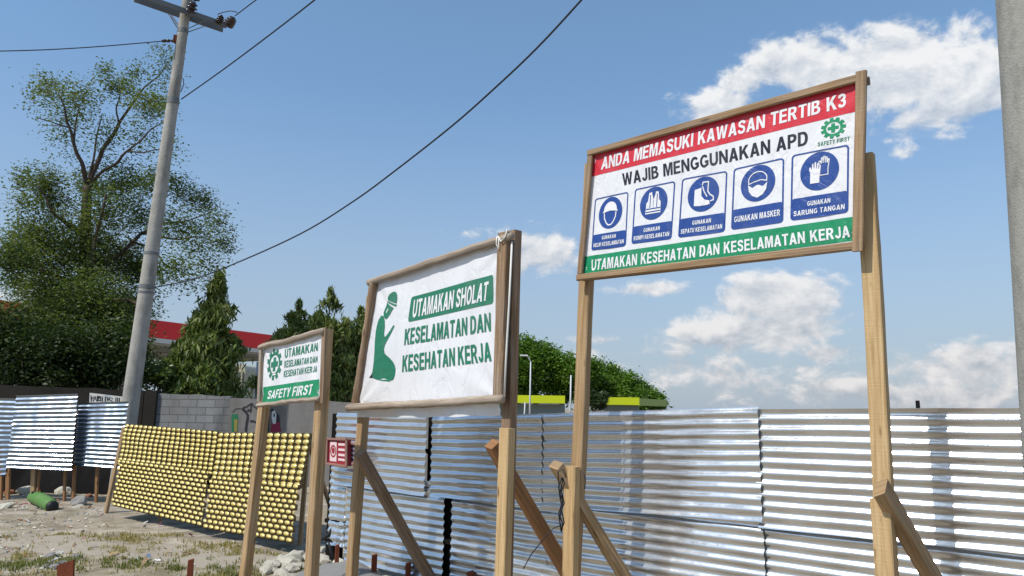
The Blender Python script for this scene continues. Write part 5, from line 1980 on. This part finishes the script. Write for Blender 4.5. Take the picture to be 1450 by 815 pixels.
for k in range(10):
    p = on_ground(random.uniform(350, 460), random.uniform(772, 800))
    rock(p, random.uniform(.03, .07), 'rock', 'pale stone on the ground around the small signboard posts', 'pale stones by the small signboard', 'limestone_rock')

# grey gravel heap at the fence foot
gh = fpt(4.25, 0, .36)
mb = MB()
def heap(u, v):
    a, r = u * 2 * math.pi, v
    x, y = math.cos(a) * r * .75, math.sin(a) * r * .42
    p = gh + FD * x + FN * y
    z = .20 * (1 - r ** 1.5) + .03 * noise.noise((p.x * 6, p.y * 6, 2)) * (1 - r) - .03 * r
    return Vector((p.x, p.y, gz(p.x, p.y) + z))
mb.grid(heap, 48, 20)
tag(mb.build('gravel_heap', M['gravel']), 'heap of grey gravel at the foot of the long silver fence', 'gravel', kind='stuff')

# scattered pebbles, one mass
vs, fs = [], []
mb = MB()
OCT = [(1, 0, 0), (-1, 0, 0), (0, 1, 0), (0, -1, 0), (0, 0, 1), (0, 0, -1)]
OF = [(0, 2, 4), (2, 1, 4), (1, 3, 4), (3, 0, 4), (2, 0, 5), (1, 2, 5), (3, 1, 5), (0, 3, 5)]
for k in range(4200):
    x, y = random.uniform(-12, 1.2), random.uniform(6.4, 14.6)
    if (Vector((x, y, 0)) - FP).dot(FN) < .05: continue
    if noise.noise((x * .8, y * .8, 5)) < -.12: continue
    r = random.uniform(.008, .035)
    z = gz(x, y)
    a = random.uniform(0, 3.1)
    ca_, sa_ = math.cos(a), math.sin(a)
    pts = []
    for (p, q_, w_) in OCT:
        j = random.uniform(.7, 1.3)
        pts.append((x + (p * ca_ - q_ * sa_) * r * j, y + (p * sa_ + q_ * ca_) * r * j, z + w_ * r * .6 * j + r * .2))
    mb.add(pts, OF, random.choice((0, 0, 1, 1, 2)))
tag(mb.build('pebbles', [M['rock'], M['rock_grey'], M['rock_red']]), 'loose pebbles and rubble bits scattered over the dirt', 'pebbles', kind='stuff')


# scraps of paper, plastic and splinters trodden into the dirt
mb = MB()
for k in range(520):
    x, y = random.uniform(-11, .8), random.uniform(6.4, 13.5)
    if (Vector((x, y, 0)) - FP).dot(FN) < .05: continue
    if noise.noise((x * .7, y * .7, 15)) < -.05: continue
    a, l, w = random.uniform(0, 6.3), random.uniform(.03, .14), random.uniform(.012, .05)
    z = gz(x, y) + .012
    c, s_ = math.cos(a), math.sin(a)
    tz = random.uniform(-.02, .05)
    pts = [(x + (p * l * c - q_ * w * s_) / 2, y + (p * l * s_ + q_ * w * c) / 2, z + tz * (p + 1) / 2 + .006 * q_ + d) for d in (0, .004) for p, q_ in ((-1, -1), (1, -.8), (.9, 1), (-.8, .9))]
    mb.add(pts, [(3, 2, 1, 0), (4, 5, 6, 7), (0, 1, 5, 4), (1, 2, 6, 5), (2, 3, 7, 6), (3, 0, 4, 7)], random.choice((0, 0, 1, 1, 1, 2, 3)))
tag(mb.build('litter', [M['fascia_white'], M['wood_tan'], M['mural_red'], M['zinc']]), 'scraps of litter and wood splinters trodden into the dirt', 'litter', kind='stuff')


def blades(name, n, area, thr, seed, hmin, hmax, mat, label, lean=.5):
    pos, h = [], []
    while len(pos) < n:
        x, y = random.uniform(area[0], area[1]), random.uniform(area[2], area[3])
        if (Vector((x, y, 0)) - FP).dot(FN) < .10: continue
        d = noise.noise((x * .9 + seed, y * .9, seed)) + .45 * noise.noise((x * 3.5, y * 3.5, seed))
        if d < thr and random.random() > .06: continue
        # tuft
        for _ in range(random.randint(4, 11)):
            xx, yy = x + random.gauss(0, .035), y + random.gauss(0, .035)
            pos.append((xx, yy, gz(xx, yy) - .005))
            h.append(random.uniform(hmin, hmax))
    pos, h = np.array(pos), np.array(h)
    n = len(pos)
    a = RNG.uniform(0, 2 * np.pi, n)
    ld = np.stack([np.cos(a), np.sin(a), np.zeros(n)], 1)
    sd = np.stack([-np.sin(a), np.cos(a), np.zeros(n)], 1)
    hh = h[:, None]
    w = .006
    ln = np.abs(RNG.normal(0, lean, n))[:, None]
    upv = np.array([0, 0, 1.0])
    p0, p1 = pos - sd * w, pos + sd * w
    m_ = pos + upv * hh * .55 + ld * hh * ln * .35
    p2, p3 = m_ + sd * w * .8, m_ - sd * w * .8
    tp = pos + upv * hh * (1 - .25 * ln.clip(0, 1.5)) + ld * hh * ln
    v = np.stack([p0, p1, p2, p3, tp], 1).reshape(-1, 3)
    f = []
    for i in range(n):
        b = i * 5
        f += [(b, b + 1, b + 2, b + 3), (b + 3, b + 2, b + 4)]
    me = bpy.data.meshes.new(name)
    me.from_pydata(v.tolist(), [], f)
    me.materials.append(mat)
    o = bpy.data.objects.new(name, me)
    COL.objects.link(o)
    tag(o, label, 'grass', kind='stuff')


blades('dry_grass', 15000, (-7.5, .5, 6.3, 10.2), .06, 4.0, .02, .075, M['grass'], 'dry yellow grass patches on the dirt in the foreground')
blades('weeds', 3500, (-6.5, -.5, 6.3, 8.8), .30, 13.0, .02, .08, M['weed'], 'low green weeds growing among the dry grass')
